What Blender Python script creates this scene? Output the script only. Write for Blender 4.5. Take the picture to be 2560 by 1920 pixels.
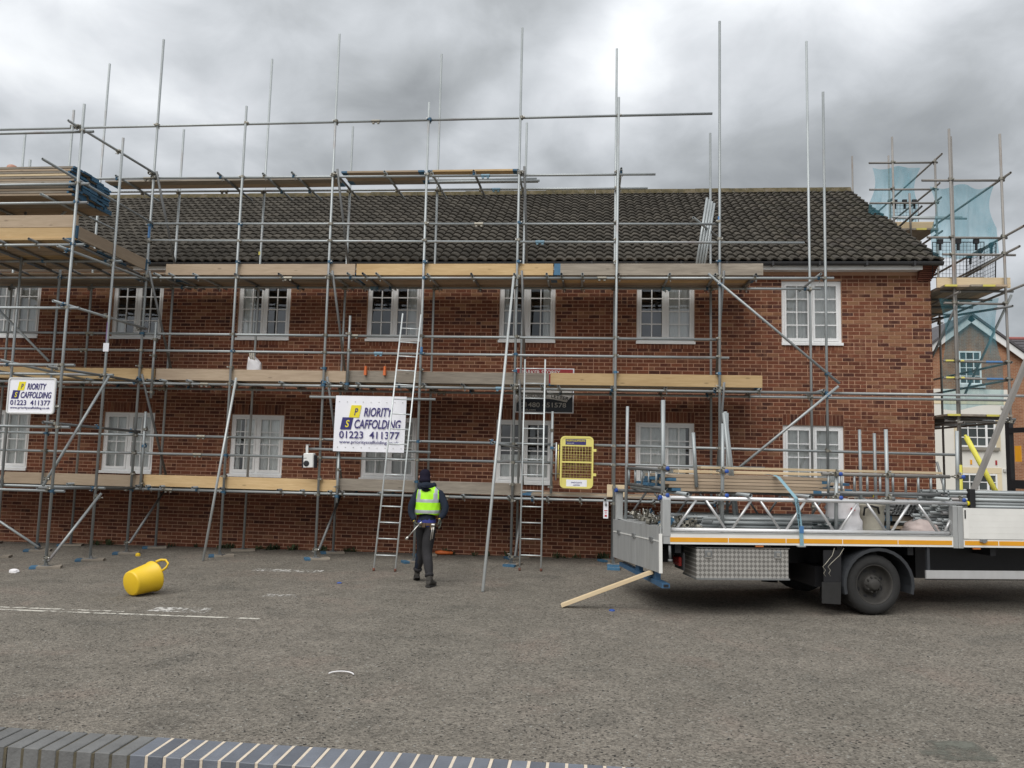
import bpy, math, random
import numpy as np
from mathutils import Vector, Matrix
random.seed(7); rng = np.random.default_rng(7)
R = math.radians
S = bpy.context.scene
for o in list(bpy.data.objects): bpy.data.objects.remove(o)
col = S.collection

# ------------------------------------------------------------------ camera
PITCH, YAW, ROLL = R(5.5794), R(-5.8076), R(1.4148)
fw = Vector((math.sin(YAW)*math.cos(PITCH), math.cos(YAW)*math.cos(PITCH), math.sin(PITCH)))
rt = Vector((math.cos(YAW), -math.sin(YAW), 0)); up = rt.cross(fw)
r2 = math.cos(ROLL)*rt + math.sin(ROLL)*up; u2 = -math.sin(ROLL)*rt + math.cos(ROLL)*up
cd = bpy.data.cameras.new('camera'); cam = bpy.data.objects.new('camera', cd); col.objects.link(cam)
cd.sensor_width = 36; cd.lens = 36*1923/2560; cd.clip_start = .05; cd.clip_end = 2000
cam.matrix_world = Matrix(((r2.x, u2.x, -fw.x, 0), (r2.y, u2.y, -fw.y, -15.866), (r2.z, u2.z, -fw.z, 1.95), (0, 0, 0, 1)))
S.camera = cam

# ------------------------------------------------------------------ world: overcast sky
SUN_EL, SUN_AZ = R(50), R(200)
w = bpy.data.worlds.new('World'); S.world = w; w.use_nodes = True
nt = w.node_tree; nt.nodes.clear(); N = nt.nodes.new; LK = nt.links.new
def wmath(op, a, b=None, c=None):
    n = N('ShaderNodeMath'); n.operation = op
    for i, x in enumerate((a, b, c)):
        if x is None: continue
        if isinstance(x, (int, float)): n.inputs[i].default_value = x
        else: LK(x, n.inputs[i])
    return n.outputs[0]
tc = N('ShaderNodeTexCoord'); sep = N('ShaderNodeSeparateXYZ'); LK(tc.outputs['Generated'], sep.inputs[0])
zc = wmath('MAXIMUM', sep.outputs[2], 0.0)
den = wmath('ADD', zc, .42)
cx_ = wmath('DIVIDE', sep.outputs[0], den); cy_ = wmath('DIVIDE', sep.outputs[1], den)
cmb = N('ShaderNodeCombineXYZ'); LK(cx_, cmb.inputs[0]); LK(cy_, cmb.inputs[1])
SKY_SEED = 40.9
cmb.inputs[2].default_value = SKY_SEED
def wnoise(sc, det, rough, dist=0.):
    n = N('ShaderNodeTexNoise'); n.inputs['Scale'].default_value = sc; n.inputs['Detail'].default_value = det
    n.inputs['Roughness'].default_value = rough; n.inputs['Distortion'].default_value = dist
    LK(cmb.outputs[0], n.inputs['Vector']); return n.outputs[0]
big = wnoise(2.3, 3, .5, .35); fine = wnoise(6.5, 7, .55, .3)
mixv = wmath('ADD', wmath('MULTIPLY', big, .74), wmath('MULTIPLY', fine, .26))
rp = N('ShaderNodeValToRGB'); LK(mixv, rp.inputs[0])
e = rp.color_ramp.elements; e[0].position = .34; e[0].color = (.30, .315, .325, 1); e[1].position = .68; e[1].color = (.98, 1.0, 1.02, 1)
for p, c in ((.43, (.42, .44, .455, 1)), (.50, (.56, .585, .61, 1)), (.57, (.71, .735, .765, 1)), (.62, (.84, .865, .89, 1))):
    k = e.new(p); k.color = c
gain = wmath('ADD', wmath('MULTIPLY', zc, 1.05), .72)          # an overcast sky is brighter overhead
hs = N('ShaderNodeHueSaturation'); LK(rp.outputs[0], hs.inputs['Color']); LK(gain, hs.inputs['Value'])
bgc = N('ShaderNodeBackground'); LK(hs.outputs[0], bgc.inputs[0]); bgc.inputs[1].default_value = .60
sky = N('ShaderNodeTexSky'); sky.sky_type = 'NISHITA'; sky.sun_disc = False; sky.sun_elevation = SUN_EL; sky.sun_rotation = SUN_AZ
bgs = N('ShaderNodeBackground'); LK(sky.outputs[0], bgs.inputs[0]); bgs.inputs[1].default_value = .07
mx = N('ShaderNodeMixShader'); mx.inputs[0].default_value = .93; LK(bgs.outputs[0], mx.inputs[1]); LK(bgc.outputs[0], mx.inputs[2])
ow = N('ShaderNodeOutputWorld'); LK(mx.outputs[0], ow.inputs[0])

sd = bpy.data.lights.new('sun', 'SUN'); sd.energy = 1.5; sd.angle = R(50); sd.color = (1, .97, .93)
sun = bpy.data.objects.new('sun', sd); col.objects.link(sun)
sv = Vector((math.sin(SUN_AZ)*math.cos(SUN_EL), math.cos(SUN_AZ)*math.cos(SUN_EL), math.sin(SUN_EL)))
sun.rotation_euler = sv.to_track_quat('Z', 'Y').to_euler(); sun.location = (0, -10, 30)
vs = S.view_settings; vs.view_transform = 'Standard'; vs.look = 'None'; vs.exposure = 0.68; vs.gamma = 1; vs.use_curve_mapping = False
S.render.engine = 'CYCLES'; S.render.resolution_x = 1024; S.render.resolution_y = 768

def gz(x): return .0085*max(-18, min(18, x))                   # the yard falls gently to the left

# ------------------------------------------------------------------ materials
MT = {}
class NB:
    def __init__(s, name):
        s.m = bpy.data.materials.new(name); s.m.use_nodes = True; s.t = s.m.node_tree; s.b = s.t.nodes['Principled BSDF']
        s.tc = s.t.nodes.new('ShaderNodeTexCoord'); s.oi = s.t.nodes.new('ShaderNodeObjectInfo'); MT[name] = s.m
    def n(s, k): return s.t.nodes.new(k)
    def l(s, a, b): s.t.links.new(a, b)
    def set(s, node, key, v):
        if isinstance(v, (int, float, tuple)): node.inputs[key].default_value = v
        else: s.l(v, node.inputs[key])
    def math(s, op, a, b=0., c=None):
        n = s.n('ShaderNodeMath'); n.operation = op; s.set(n, 0, a); s.set(n, 1, b)
        if c is not None: s.set(n, 2, c)
        return n.outputs[0]
    def vec(s, scale=(1, 1, 1), src='Object', rnd=False):
        m = s.n('ShaderNodeMapping'); m.inputs['Scale'].default_value = scale; s.l(s.tc.outputs[src], m.inputs[0])
        if rnd:
            c = s.n('ShaderNodeCombineXYZ')
            for i in range(3): s.l(s.math('MULTIPLY', s.oi.outputs['Random'], 37.7+11*i), c.inputs[i])
            s.l(c.outputs[0], m.inputs['Location'])
        return m.outputs[0]
    def noise(s, v, sc, det=3, ro=.55, dist=0.):
        n = s.n('ShaderNodeTexNoise'); s.l(v, n.inputs['Vector']); n.inputs['Scale'].default_value = sc; n.inputs['Detail'].default_value = det
        n.inputs['Roughness'].default_value = ro; n.inputs['Distortion'].default_value = dist; return n.outputs[0]
    def voro(s, v, sc, out='Distance'):
        n = s.n('ShaderNodeTexVoronoi'); s.l(v, n.inputs['Vector']); n.inputs['Scale'].default_value = sc; return n.outputs[out]
    def ramp(s, f, *st):
        n = s.n('ShaderNodeValToRGB'); s.l(f, n.inputs[0]); e = n.color_ramp.elements
        for i, (p, c) in enumerate(st):
            k = e[i] if i < 2 else e.new(p)
            k.position = p; k.color = c if len(c) == 4 else (*c, 1)
        return n.outputs[0]
    def mix(s, f, a, b, mode='MIX'):
        n = s.n('ShaderNodeMix'); n.data_type = 'RGBA'; n.blend_type = mode; s.set(n, 0, f)
        for i, x in ((6, a), (7, b)):
            if isinstance(x, tuple): n.inputs[i].default_value = x if len(x) == 4 else (*x, 1)
            else: s.l(x, n.inputs[i])
        return n.outputs[2]
    def val(s, colr, v):
        n = s.n('ShaderNodeHueSaturation')
        if isinstance(colr, tuple): n.inputs['Color'].default_value = colr if len(colr) == 4 else (*colr, 1)
        else: s.l(colr, n.inputs['Color'])
        s.set(n, 'Value', v); return n.outputs[0]
    def bump(s, h, st=.3, d=.01):
        n = s.n('ShaderNodeBump'); n.inputs['Strength'].default_value = st; n.inputs['Distance'].default_value = d; s.l(h, n.inputs['Height']); s.l(n.outputs[0], s.b.inputs['Normal'])
    def done(s, c, rough=.6, metal=0., spec=None):
        if isinstance(c, tuple): c = c if len(c) == 4 else (*c, 1)
        s.set(s.b, 'Base Color', c); s.set(s.b, 'Roughness', rough); s.set(s.b, 'Metallic', metal)
        if spec is not None: s.b.inputs['Specular IOR Level'].default_value = spec
        return s.m
def pm(name, c, rough=.6, metal=0., amt=.25, sc=6., rnd=.12, bsc=0, bst=.2, spec=None, stretch=(1, 1, 1)):
    b = NB(name); v = b.vec(stretch, rnd=True); n = b.noise(v, sc, 4)
    k = b.math('ADD', b.math('MULTIPLY', b.math('SUBTRACT', n, .5), 2*amt), 1.)
    k = b.math('MULTIPLY', k, b.math('ADD', b.math('MULTIPLY', b.oi.outputs['Random'], 2*rnd), 1-rnd))
    if bsc: b.bump(b.noise(v, bsc, 3), bst, .01)
    return b.done(b.val(c, k), rough, metal, spec)

def tube_mat(name, c0, c1, stain, metal, rough):
    b = NB(name); v = b.vec((1, 1, .25), rnd=True); n = b.noise(v, 9, 5, .65); n2 = b.noise(b.vec((1, 1, .6), rnd=True), 2.2, 3)
    c = b.mix(n, c0, c1); c = b.mix(b.ramp(n2, (.60, (0, 0, 0)), (.72, (1, 1, 1))), c, stain)
    k = b.math('ADD', b.math('MULTIPLY', b.oi.outputs['Random'], .34), .80)
    return b.done(b.val(c, k), b.math('ADD', b.math('MULTIPLY', n, .25), rough-.12), metal)
tube_mat('galv', (.27, .295, .30), (.46, .485, .487), (.31, .29, .285), .4, .48)
tube_mat('galv_bright', (.50, .53, .53), (.66, .69, .69), (.50, .50, .48), .3, .42)
tube_mat('galv_dark', (.15, .155, .155), (.26, .265, .265), (.20, .17, .15), .35, .55)
tube_mat('galv_old', (.20, .19, .175), (.33, .31, .29), (.22, .16, .13), .3, .6)
tube_mat('alu', (.60, .60, .60), (.76, .76, .765), (.60, .585, .56), .5, .4)
pm('white_steel', (.72, .71, .69), .45, .1, .1, 5)
pm('zinc', (.27, .255, .215), .5, .55, .35, 40, .3)
pm('steel_bolt', (.5, .49, .46), .4, .7, .2, 40, .2)
pm('blue_paint', (.045, .125, .21), .6, 0, .35, 22, .3)
pm('blue_cap', (.03, .09, .38), .45, 0, .1, 10, .1)
pm('blue_pale', (.16, .28, .36), .55); pm('purple_tape', (.23, .14, .30), .5); pm('yellow_tape', (.62, .55, .12), .5); pm('blue_tape', (.07, .19, .40), .5)
def wood(name, c0, c1, knot, kk=.5):
    b = NB(name); v = b.vec((.8, 9, 9), rnd=True); g = b.noise(v, 3.2, 6, .6, .8); v2 = b.vec((.55, 2.4, 2.4), rnd=True); big = b.noise(v2, 1.6, 3)
    c = b.mix(b.ramp(g, (.3, (0, 0, 0)), (.72, (1, 1, 1))), c0, c1)
    c = b.mix(b.math('MULTIPLY', b.ramp(big, (.45, (0, 0, 0)), (.75, (1, 1, 1))), .55), c, knot)
    kn = b.voro(b.vec((1.1, 3.2, 3.2), rnd=True), 2.1); c = b.mix(b.math('MULTIPLY', b.ramp(kn, (.05, (1, 1, 1)), (.13, (0, 0, 0))), kk), c, tuple(x*.35 for x in knot))
    k = b.math('ADD', b.math('MULTIPLY', b.oi.outputs['Random'], .36), .80)
    b.bump(g, .25, .004); return b.done(b.val(c, k), .8, 0, .25)
wood('wood_new', (.52, .36, .18), (.65, .47, .26), (.42, .27, .13)); wood('wood_mid', (.37, .285, .20), (.47, .37, .27), (.30, .22, .16))
wood('wood_old', (.23, .20, .165), (.37, .325, .265), (.18, .15, .12)); wood('wood_pale', (.60, .47, .30), (.68, .56, .38), (.5, .36, .2))

def brick_mat(name, src):
    b = NB(name)
    if src == 'attr':
        a = b.n('ShaderNodeAttribute'); a.attribute_name = 'tone'; base = a.outputs['Color']
    v = b.vec((1, 1, 1), 'Object'); g = b.n('ShaderNodeNewGeometry'); v = g.outputs['Position']
    n1 = b.noise(v, 7, 3, .6); n2 = b.noise(v, 60, 4, .65); n3 = b.noise(v, .55, 4, .6); st = b.n('ShaderNodeMapping'); st.inputs['Scale'].default_value = (9, 9, 3); b.l(v, st.inputs[0])
    fl = b.noise(st.outputs[0], 1, 2, .5)
    c = b.mix(b.math('MULTIPLY', b.ramp(fl, (.52, (0, 0, 0)), (.66, (1, 1, 1))), .42), base, (.24, .12, .07, 1))
    k = b.math('ADD', b.math('MULTIPLY', n1, .5), b.math('ADD', b.math('MULTIPLY', n2, .35), .58))
    k = b.math('MULTIPLY', k, b.math('ADD', b.math('MULTIPLY', n3, .5), .75))
    b.bump(n2, .5, .004); return b.done(b.val(c, k), .9, 0, .2)
brick_mat('brick', 'attr')
pm('mortar', (.46, .275, .185), .95, 0, .3, 3, .0, 60, .4, .1)
def tile_mat():
    b = NB('tile'); g = b.n('ShaderNodeNewGeometry'); v = g.outputs['Position']; a = b.n('ShaderNodeAttribute'); a.attribute_name = 'tone'
    n1 = b.noise(v, 3.5, 4, .6); n2 = b.noise(v, 45, 3, .6); li = b.voro(v, 6.5)
    c = b.mix(n1, (.052, .046, .039), (.102, .092, .078)); c = b.mix(1., c, a.outputs['Color'], 'MULTIPLY')
    c = b.mix(b.math('MULTIPLY', b.ramp(li, (.03, (1, 1, 1)), (.075, (0, 0, 0))), b.ramp(n2, (.5, (0, 0, 0)), (.6, (1, 1, 1)))), c, (.30, .29, .26, 1))
    b.bump(n2, .5, .006); return b.done(c, .85, 0, .25)
tile_mat()
def moss():
    b = NB('ridge_moss'); g = b.n('ShaderNodeNewGeometry'); v = g.outputs['Position']; n = b.noise(v, 5, 6, .7); n2 = b.noise(v, 22, 4, .7)
    c = b.ramp(n, (.35, (.07, .062, .042)), (.5, (.10, .083, .045)), (.62, (.15, .125, .085))); c = b.mix(b.ramp(n2, (.6, (0, 0, 0)), (.72, (1, 1, 1))), c, (.22, .21, .18, 1))
    b.bump(n2, .6, .012); return b.done(c, .95, 0, .1)
moss()
pm('gutter', (.03, .03, .032), .4, 0, .1); pm('upvc', (.84, .845, .84), .35, 0, .05, 4, .02); pm('fascia', (.70, .70, .69), .45, 0, .08)
pm('rubber', (.024, .0235, .023), .85, 0, .3, 20, .05, 60, .2); pm('dark_steel', (.035, .036, .038), .7, .1, .3, 12); pm('black', (.012, .012, .014), .55, 0, .1)
pm('rim', (.050, .047, .043), .75, .2, .35, 14, .05, 40, .2); pm('mudguard', (.034, .037, .042), .6, 0, .3, 9)
pm('truck_white', (.82, .81, .77), .45, 0, .12, 3, .03); pm('truck_grey', (.45, .46, .455), .5, .3, .30, 3.5, .05, stretch=(3, 3, .5))
pm('orange_tape', (.80, .36, .02), .4, 0, .1, 9, .04); pm('red_lamp', (.16, .012, .01), .25, 0, .05); pm('amber_lamp', (.5, .16, .04), .3)
pm('steel_beam_blue', (.045, .115, .21), .6, 0, .4, 9)
pm('sign_white', (.90, .90, .95), .4, 0, .04, 3, .0); pm('navy', (.035, .03, .16), .5, 0, .05, 3, 0); pm('sign_yellow', (.85, .72, .03), .45, 0, .05, 3, 0); pm('text_navy', (.045, .035, .17), .5, 0, 0, 3, 0)
pm('sign_red', (.36, .03, .035), .4, 0, .06); pm('sign_black', (.008, .01, .018), .3, 0, .1); pm('sign_grey', (.47, .46, .44), .5, 0, .1); pm('text_white', (.72, .72, .70), .5, 0, 0, 3, 0); pm('text_black', (.02, .02, .02), .5, 0, 0, 3, 0); pm('text_red', (.5, .04, .05), .5)
pm('gate_yellow', (.78, .69, .20), .45, 0, .06, 4, 0); pm('bucket_yellow', (.80, .52, .02), .42, 0, .07, 5, 0); pm('tube_yellow', (.72, .66, .10), .6, 0, .1, 8)
pm('radio_white', (.76, .76, .74), .4, 0, .03); pm('plastic_dark', (.025, .022, .028), .5); pm('orange_plastic', (.68, .16, .04), .5, 0, .1)
pm('hoodie', (.022, .028, .042), .95, 0, .3, 14, 0, 60, .35, .1); pm('trousers', (.035, .034, .036), .95, 0, .35, 12, 0, 60, .3, .1); pm('tshirt', (.035, .045, .22), .9, 0, .2, 10); pm('black_cloth', (.012, .012, .014), .95, 0, .3, 10)
pm('beanie', (.016, .014, .025), .95, 0, .25, 40, 0, 90, .5, .1); pm('hivis', (.42, .90, .015), .6, 0, .1, 9, 0, 14, .25); pm('reflective', (.46, .48, .50), .4, .3, .08, 10, 0); pm('vest_edge', (.75, .80, .25), .7)
pm('glove', (.07, .075, .06), .9, 0, .3, 20); pm('glove_cuff', (.6, .42, .05), .85); pm('skin', (.42, .22, .155), .55, 0, .1, 8); pm('boot', (.055, .05, .044), .85, 0, .3, 16); pm('sole', (.03, .028, .026), .9); pm('leather', (.13, .085, .05), .8, 0, .3, 12); pm('chrome', (.6, .58, .54), .3, .8, .1, 10); pm('grey_cloth', (.16, .16, .165), .95, 0, .3, 10)
pm('cloth_white', (.80, .78, .79), .85, 0, .12, 7, .05, 9, .5); pm('canvas', (.42, .39, .32), .9, 0, .2, 8, .05, 14, .5); pm('sack_pink', (.60, .50, .47), .85, 0, .2, 6, .05, 10, .5); pm('webbing', (.20, .25, .25), .7, 0, .25, 14); pm('strap_blue', (.20, .34, .40), .6, 0, .15, 10)
pm('house_render', (.72, .70, .64), .9, 0, .06, 1.2, 0); pm('house_cream', (.68, .58, .40), .85, 0, .05); pm('slate', (.085, .08, .085), .7, 0, .3, 1.2, 0); pm('ridge_red', (.28, .10, .09), .85); pm('stone', (.27, .25, .21), .9, 0, .3, 9)
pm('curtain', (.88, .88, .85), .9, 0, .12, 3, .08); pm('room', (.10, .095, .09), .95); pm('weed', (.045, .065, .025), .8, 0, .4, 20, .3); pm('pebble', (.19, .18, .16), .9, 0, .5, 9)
pm('engineering_brick', (.135, .147, .172), .5, 0, .30, 9, .25, 70, .25); pm('old_coping', (.145, .145, .142), .75, 0, .35, 9, .15, 60, .35); pm('pale_mortar', (.62, .53, .42), .95, 0, .2, 20, 0, 60, .4); pm('old_mortar', (.10, .085, .055), .95, 0, .6, 16, 0, 60, .4); pm('red_brick_plain', (.17, .062, .04), .9, 0, .3, 12, .2)
def far_brick():
    b = NB('far_brick'); g = b.n('ShaderNodeNewGeometry'); sp = b.n('ShaderNodeSeparateXYZ'); b.l(g.outputs['Position'], sp.inputs[0]); c = b.n('ShaderNodeCombineXYZ')
    b.l(b.math('ADD', sp.outputs[0], sp.outputs[1]), c.inputs[0]); b.l(sp.outputs[2], c.inputs[1])
    t = b.n('ShaderNodeTexBrick'); b.l(c.outputs[0], t.inputs['Vector']); t.inputs['Scale'].default_value = 1; t.inputs['Brick Width'].default_value = .225; t.inputs['Row Height'].default_value = .075; t.inputs['Mortar Size'].default_value = .008
    t.inputs['Color1'].default_value = (.26, .115, .065, 1); t.inputs['Color2'].default_value = (.33, .16, .09, 1); t.inputs['Mortar'].default_value = (.36, .26, .18, 1)
    return b.done(b.val(t.outputs[0], b.math('ADD', b.noise(g.outputs['Position'], 2, 4), .5)), .9, 0, .2)
far_brick()
def asphalt():
    b = NB('asphalt'); g = b.n('ShaderNodeNewGeometry'); v = g.outputs['Position']
    n0 = b.noise(v, .33, 5, .6, .4); n1 = b.noise(v, 2.1, 5, .65, .3); n2 = b.noise(v, 14, 5, .7); n3 = b.noise(v, 70, 3, .7)
    vc = b.n('ShaderNodeTexVoronoi'); b.l(v, vc.inputs['Vector']); vc.inputs['Scale'].default_value = 62; sp = b.n('ShaderNodeSeparateColor'); b.l(vc.outputs['Color'], sp.inputs[0])
    c = b.mix(n0, (.148, .137, .114), (.232, .205, .173)); c = b.mix(b.ramp(n1, (.36, (0, 0, 0)), (.64, (1, 1, 1))), b.val(c, .80), c); nb = b.noise(v, .75, 4, .6, .5); c = b.mix(b.math('MULTIPLY', b.ramp(nb, (.56, (0, 0, 0)), (.72, (1, 1, 1))), .55), c, (.22, .175, .145, 1)); c = b.mix(b.math('MULTIPLY', b.ramp(nb, (.28, (1, 1, 1)), (.42, (0, 0, 0))), .5), c, (.085, .082, .072, 1))
    k = b.math('ADD', b.math('MULTIPLY', n2, .9), b.math('MULTIPLY', sp.outputs[0], .75)); k = b.math('ADD', b.math('MULTIPLY', n3, .7), b.math('ADD', k, -.12))
    c = b.val(c, k)
    c = b.mix(b.ramp(sp.outputs[1], (.975, (0, 0, 0)), (.995, (1, 1, 1))), c, (.30, .29, .26, 1)); c = b.mix(b.ramp(sp.outputs[2], (.93, (0, 0, 0)), (.98, (1, 1, 1))), c, (.035, .033, .03, 1))
    h = b.math('ADD', b.math('MULTIPLY', n2, .5), b.math('MULTIPLY', vc.outputs['Distance'], .9)); b.bump(h, .55, .02); return b.done(c, .92, 0, .2)
asphalt()
def worn(name, colr, lo, hi, sc):
    b = NB(name); g = b.n('ShaderNodeNewGeometry'); v = g.outputs['Position']; n = b.noise(v, sc, 6, .75); n2 = b.noise(v, 55, 3, .7); b.done(b.val(colr, b.math('ADD', b.math('MULTIPLY', n2, .5), .7)), .9, 0, .2)
    e = b.math('MULTIPLY', b.noise(v, 2.0, 3), .35); k = b.ramp(b.math('ADD', b.math('MULTIPLY', n, .75), e), (lo, (0, 0, 0)), (hi, (1, 1, 1))); b.l(k, b.b.inputs['Alpha']); return b.m
worn('worn_paint', (.62, .59, .52), .50, .60, 9); worn('dust', (.60, .58, .54), .53, .63, 16); worn('tar_patch', (.15, .152, .128), .48, .66, 5)
def checker():
    b = NB('checker_plate'); v = b.vec((1, 1, 1)); m = b.n('ShaderNodeMapping'); m.inputs['Rotation'].default_value = (0, R(45), 0); b.l(v, m.inputs[0]); sp = b.n('ShaderNodeSeparateXYZ'); b.l(m.outputs[0], sp.inputs[0])
    c2 = b.n('ShaderNodeCombineXYZ'); b.l(sp.outputs[0], c2.inputs[0]); b.l(sp.outputs[2], c2.inputs[1]); t = b.n('ShaderNodeTexChecker'); b.l(c2.outputs[0], t.inputs[0]); t.inputs['Scale'].default_value = 25.
    n = b.noise(v, 14, 4, .6); c = b.mix(t.outputs['Fac'], (.22, .21, .195), (.46, .445, .415)); b.bump(t.outputs['Fac'], .6, .006); return b.done(b.val(c, b.math('ADD', b.math('MULTIPLY', n, .5), .75)), .5, .35)  # lighter squares paint the highlights on the raised diamonds into the colour
checker()
def glass(name, tint):
    b = NB(name); t = b.t; out = t.nodes['Material Output']; tr = b.n('ShaderNodeBsdfTransparent'); tr.inputs[0].default_value = tint; gl = b.n('ShaderNodeBsdfGlossy'); gl.inputs['Roughness'].default_value = .015; gl.inputs[0].default_value = (.9, .92, .95, 1)
    fr = b.n('ShaderNodeFresnel'); fr.inputs[0].default_value = 1.6; k = b.math('ADD', b.math('MULTIPLY', fr.outputs[0], 1.3), .05); m = b.n('ShaderNodeMixShader'); b.l(k, m.inputs[0]); b.l(tr.outputs[0], m.inputs[1]); b.l(gl.outputs[0], m.inputs[2]); b.l(m.outputs[0], out.inputs[0]); return b.m
glass('window_glass', (.93, .95, .95, 1))
def net():
    b = NB('net_blue'); t = b.t; out = t.nodes['Material Output']; tr = b.n('ShaderNodeBsdfTransparent'); tr.inputs[0].default_value = (.80, .95, .98, 1); df = b.n('ShaderNodeBsdfDiffuse'); df.inputs[0].default_value = (.13, .37, .46, 1); tl = b.n('ShaderNodeBsdfTranslucent'); tl.inputs[0].default_value = (.17, .46, .56, 1)
    a = b.n('ShaderNodeMixShader'); a.inputs[0].default_value = .5; b.l(df.outputs[0], a.inputs[1]); b.l(tl.outputs[0], a.inputs[2]); m = b.n('ShaderNodeMixShader')
    k = b.math('ADD', b.math('MULTIPLY', b.ramp(b.noise(b.vec((1, 2.2, .35)), 3, 5, .6, .6), (.38, (0, 0, 0)), (.7, (1, 1, 1))), .34), .17); b.l(k, m.inputs[0]); b.l(tr.outputs[0], m.inputs[1]); b.l(a.outputs[0], m.inputs[2]); b.l(m.outputs[0], out.inputs[0]); return b.m
net()

# ------------------------------------------------------------------ mesh helpers
class G:
    def __init__(s): s.v = []; s.f = []; s.m = []; s.s = []
    def add(s, vs, fs, m=0, sm=False, M=None):
        k = len(s.v); s.v += [tuple(M @ Vector(p)) if M is not None else tuple(p) for p in vs]
        for f in fs: s.f.append(tuple(i+k for i in f)); s.m.append(m); s.s.append(sm)
        return s
    def box(s, x0, x1, y0, y1, z0, z1, m=0, M=None):
        return s.add([(x, y, z) for z in (z0, z1) for y in (y0, y1) for x in (x0, x1)], [(0, 2, 3, 1), (4, 5, 7, 6), (0, 1, 5, 4), (2, 6, 7, 3), (0, 4, 6, 2), (1, 3, 7, 5)], m, False, M)
    def bbox(s, x0, x1, y0, y1, z0, z1, c=.01, m=0, M=None):          # box with chamfered vertical + top edges
        P = [(x0+c, y0), (x1-c, y0), (x1, y0+c), (x1, y1-c), (x1-c, y1), (x0+c, y1), (x0, y1-c), (x0, y0+c)]
        Q = [(min(max(x, x0+c), x1-c), min(max(y, y0+c), y1-c)) for x, y in P]
        vs = [(x, y, z0) for x, y in P]+[(x, y, z1-c) for x, y in P]+[(x, y, z1) for x, y in Q]
        fs = [tuple(range(7, -1, -1)), tuple(range(16, 24))]+[(a+8*k, (a+1) % 8+8*k, (a+1) % 8+8*k+8, a+8*k+8) for k in (0, 1) for a in range(8)]
        return s.add(vs, fs, m, False, M)
    def rings(s, rs, m=0, sm=True, M=None, caps=True, closed=True):
        n = len(rs[0]); vs = [p for r in rs for p in r]; fs = []
        for k in range(len(rs)-1):
            for a in range(n if closed else n-1): b = (a+1) % n; fs.append((k*n+a, k*n+b, (k+1)*n+b, (k+1)*n+a))
        if caps: fs += [tuple(range(n-1, -1, -1)), tuple((len(rs)-1)*n+a for a in range(n))]
        return s.add(vs, fs, m, sm, M)
    def lathe(s, prof, n=24, m=0, M=None, sm=True, caps=False):
        return s.rings([[(r*math.cos(2*math.pi*a/n), r*math.sin(2*math.pi*a/n), z) for a in range(n)] for r, z in prof], m, sm, M, caps)
    def tube(s, p0, p1, r, n=8, m=0, M=None, caps=True):
        A = axM(p0, p1); L = (Vector(p1)-Vector(p0)).length
        return s.lathe([(r, 0), (r, L)], n, m, A if M is None else M @ A, True, caps)
    def path(s, pts, r, n=8, m=0, M=None, flat=None):
        pts = [Vector(p) for p in pts]; rs = []
        for i, p in enumerate(pts):
            d = (pts[min(i+1, len(pts)-1)]-pts[max(i-1, 0)]).normalized(); x = d.cross(Vector((0, 0, 1))) if abs(d.z) < .95 else d.cross(Vector((0, 1, 0))); x.normalize(); y = d.cross(x); q = r[i] if isinstance(r, (list, tuple)) else r
            fx, fy = flat if flat else (1, 1)
            rs.append([tuple(p+q*(fx*x*math.cos(2*math.pi*a/n)+fy*y*math.sin(2*math.pi*a/n))) for a in range(n)])
        return s.rings(rs, m, True, M)
    def ext(s, poly, y0, y1, m=0, M=None):                            # polygon in XZ extruded along Y
        n = len(poly); vs = [(x, y0, z) for x, z in poly]+[(x, y1, z) for x, z in poly]
        return s.add(vs, [tuple(range(n)), tuple(range(2*n-1, n-1, -1))]+[(b, a, a+n, b+n) for a in range(n) for b in ((a+1) % n,)], m, False, M)
    def mesh(s, name, mats):
        me = bpy.data.meshes.new(name); me.from_pydata(s.v, [], s.f)
        for k in ([mats] if isinstance(mats, str) else mats): me.materials.append(MT[k])
        me.polygons.foreach_set('material_index', s.m); me.polygons.foreach_set('use_smooth', s.s); me.update(); return me
def axM(p0, p1):
    p0 = Vector(p0); d = (Vector(p1)-p0); return Matrix.Translation(p0) @ d.to_track_quat('Z', 'Y').to_matrix().to_4x4()
T_ = lambda x, y, z: Matrix.Translation((x, y, z))
RX = lambda a: Matrix.Rotation(R(a), 4, 'X'); RY = lambda a: Matrix.Rotation(R(a), 4, 'Y'); RZ = lambda a: Matrix.Rotation(R(a), 4, 'Z')
WM = {}
def put(name, me, parent=None, M=None):
    o = bpy.data.objects.new(name, me); col.objects.link(o); M = M or Matrix(); WM[o.name] = M.copy()
    if parent is not None: o.parent = parent; o.matrix_basis = WM[parent.name].inverted() @ M
    else: o.matrix_basis = M
    return o
def tag(o, label, cat, group=None):
    o['label'] = label; o['category'] = cat
    if group: o['group'] = group
    return o
def thing(name, label, cat, M=None, group=None):
    o = put(name, None, None, M); o.empty_display_size = .2; return tag(o, label, cat, group)
def struct(name, me, M=None): o = put(name, me, None, M); o['kind'] = 'structure'; return o
def stuff(o): o['kind'] = 'stuff'; return o
TC = {}
def tube_mesh(L, r=.0242, mat='galv', n=12):
    k = (round(L, 2), r, mat, n)
    if k not in TC:
        g = G(); L = k[0]; ri = r-.004
        g.lathe([(ri, L-.12), (ri, L), (r, L), (r, 0), (ri, 0), (ri, .12)], n, sm=True); me = g.mesh('tube', mat)
        for i, p in enumerate(me.polygons):
            if (i//n) in (1, 3): p.use_smooth = False
        TC[k] = me
    return TC[k]
def tube(name, parent, p0, p1, mat='galv', r=.0242, jit=0.):
    p0 = Vector(p0); p1 = Vector(p1)
    if jit: p1 = p1+Vector((random.uniform(-jit, jit), random.uniform(-jit, jit), 0))
    return put(name, tube_mesh((p1-p0).length, r, mat), parent, axM(p0, p1))
BC = {}
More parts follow.
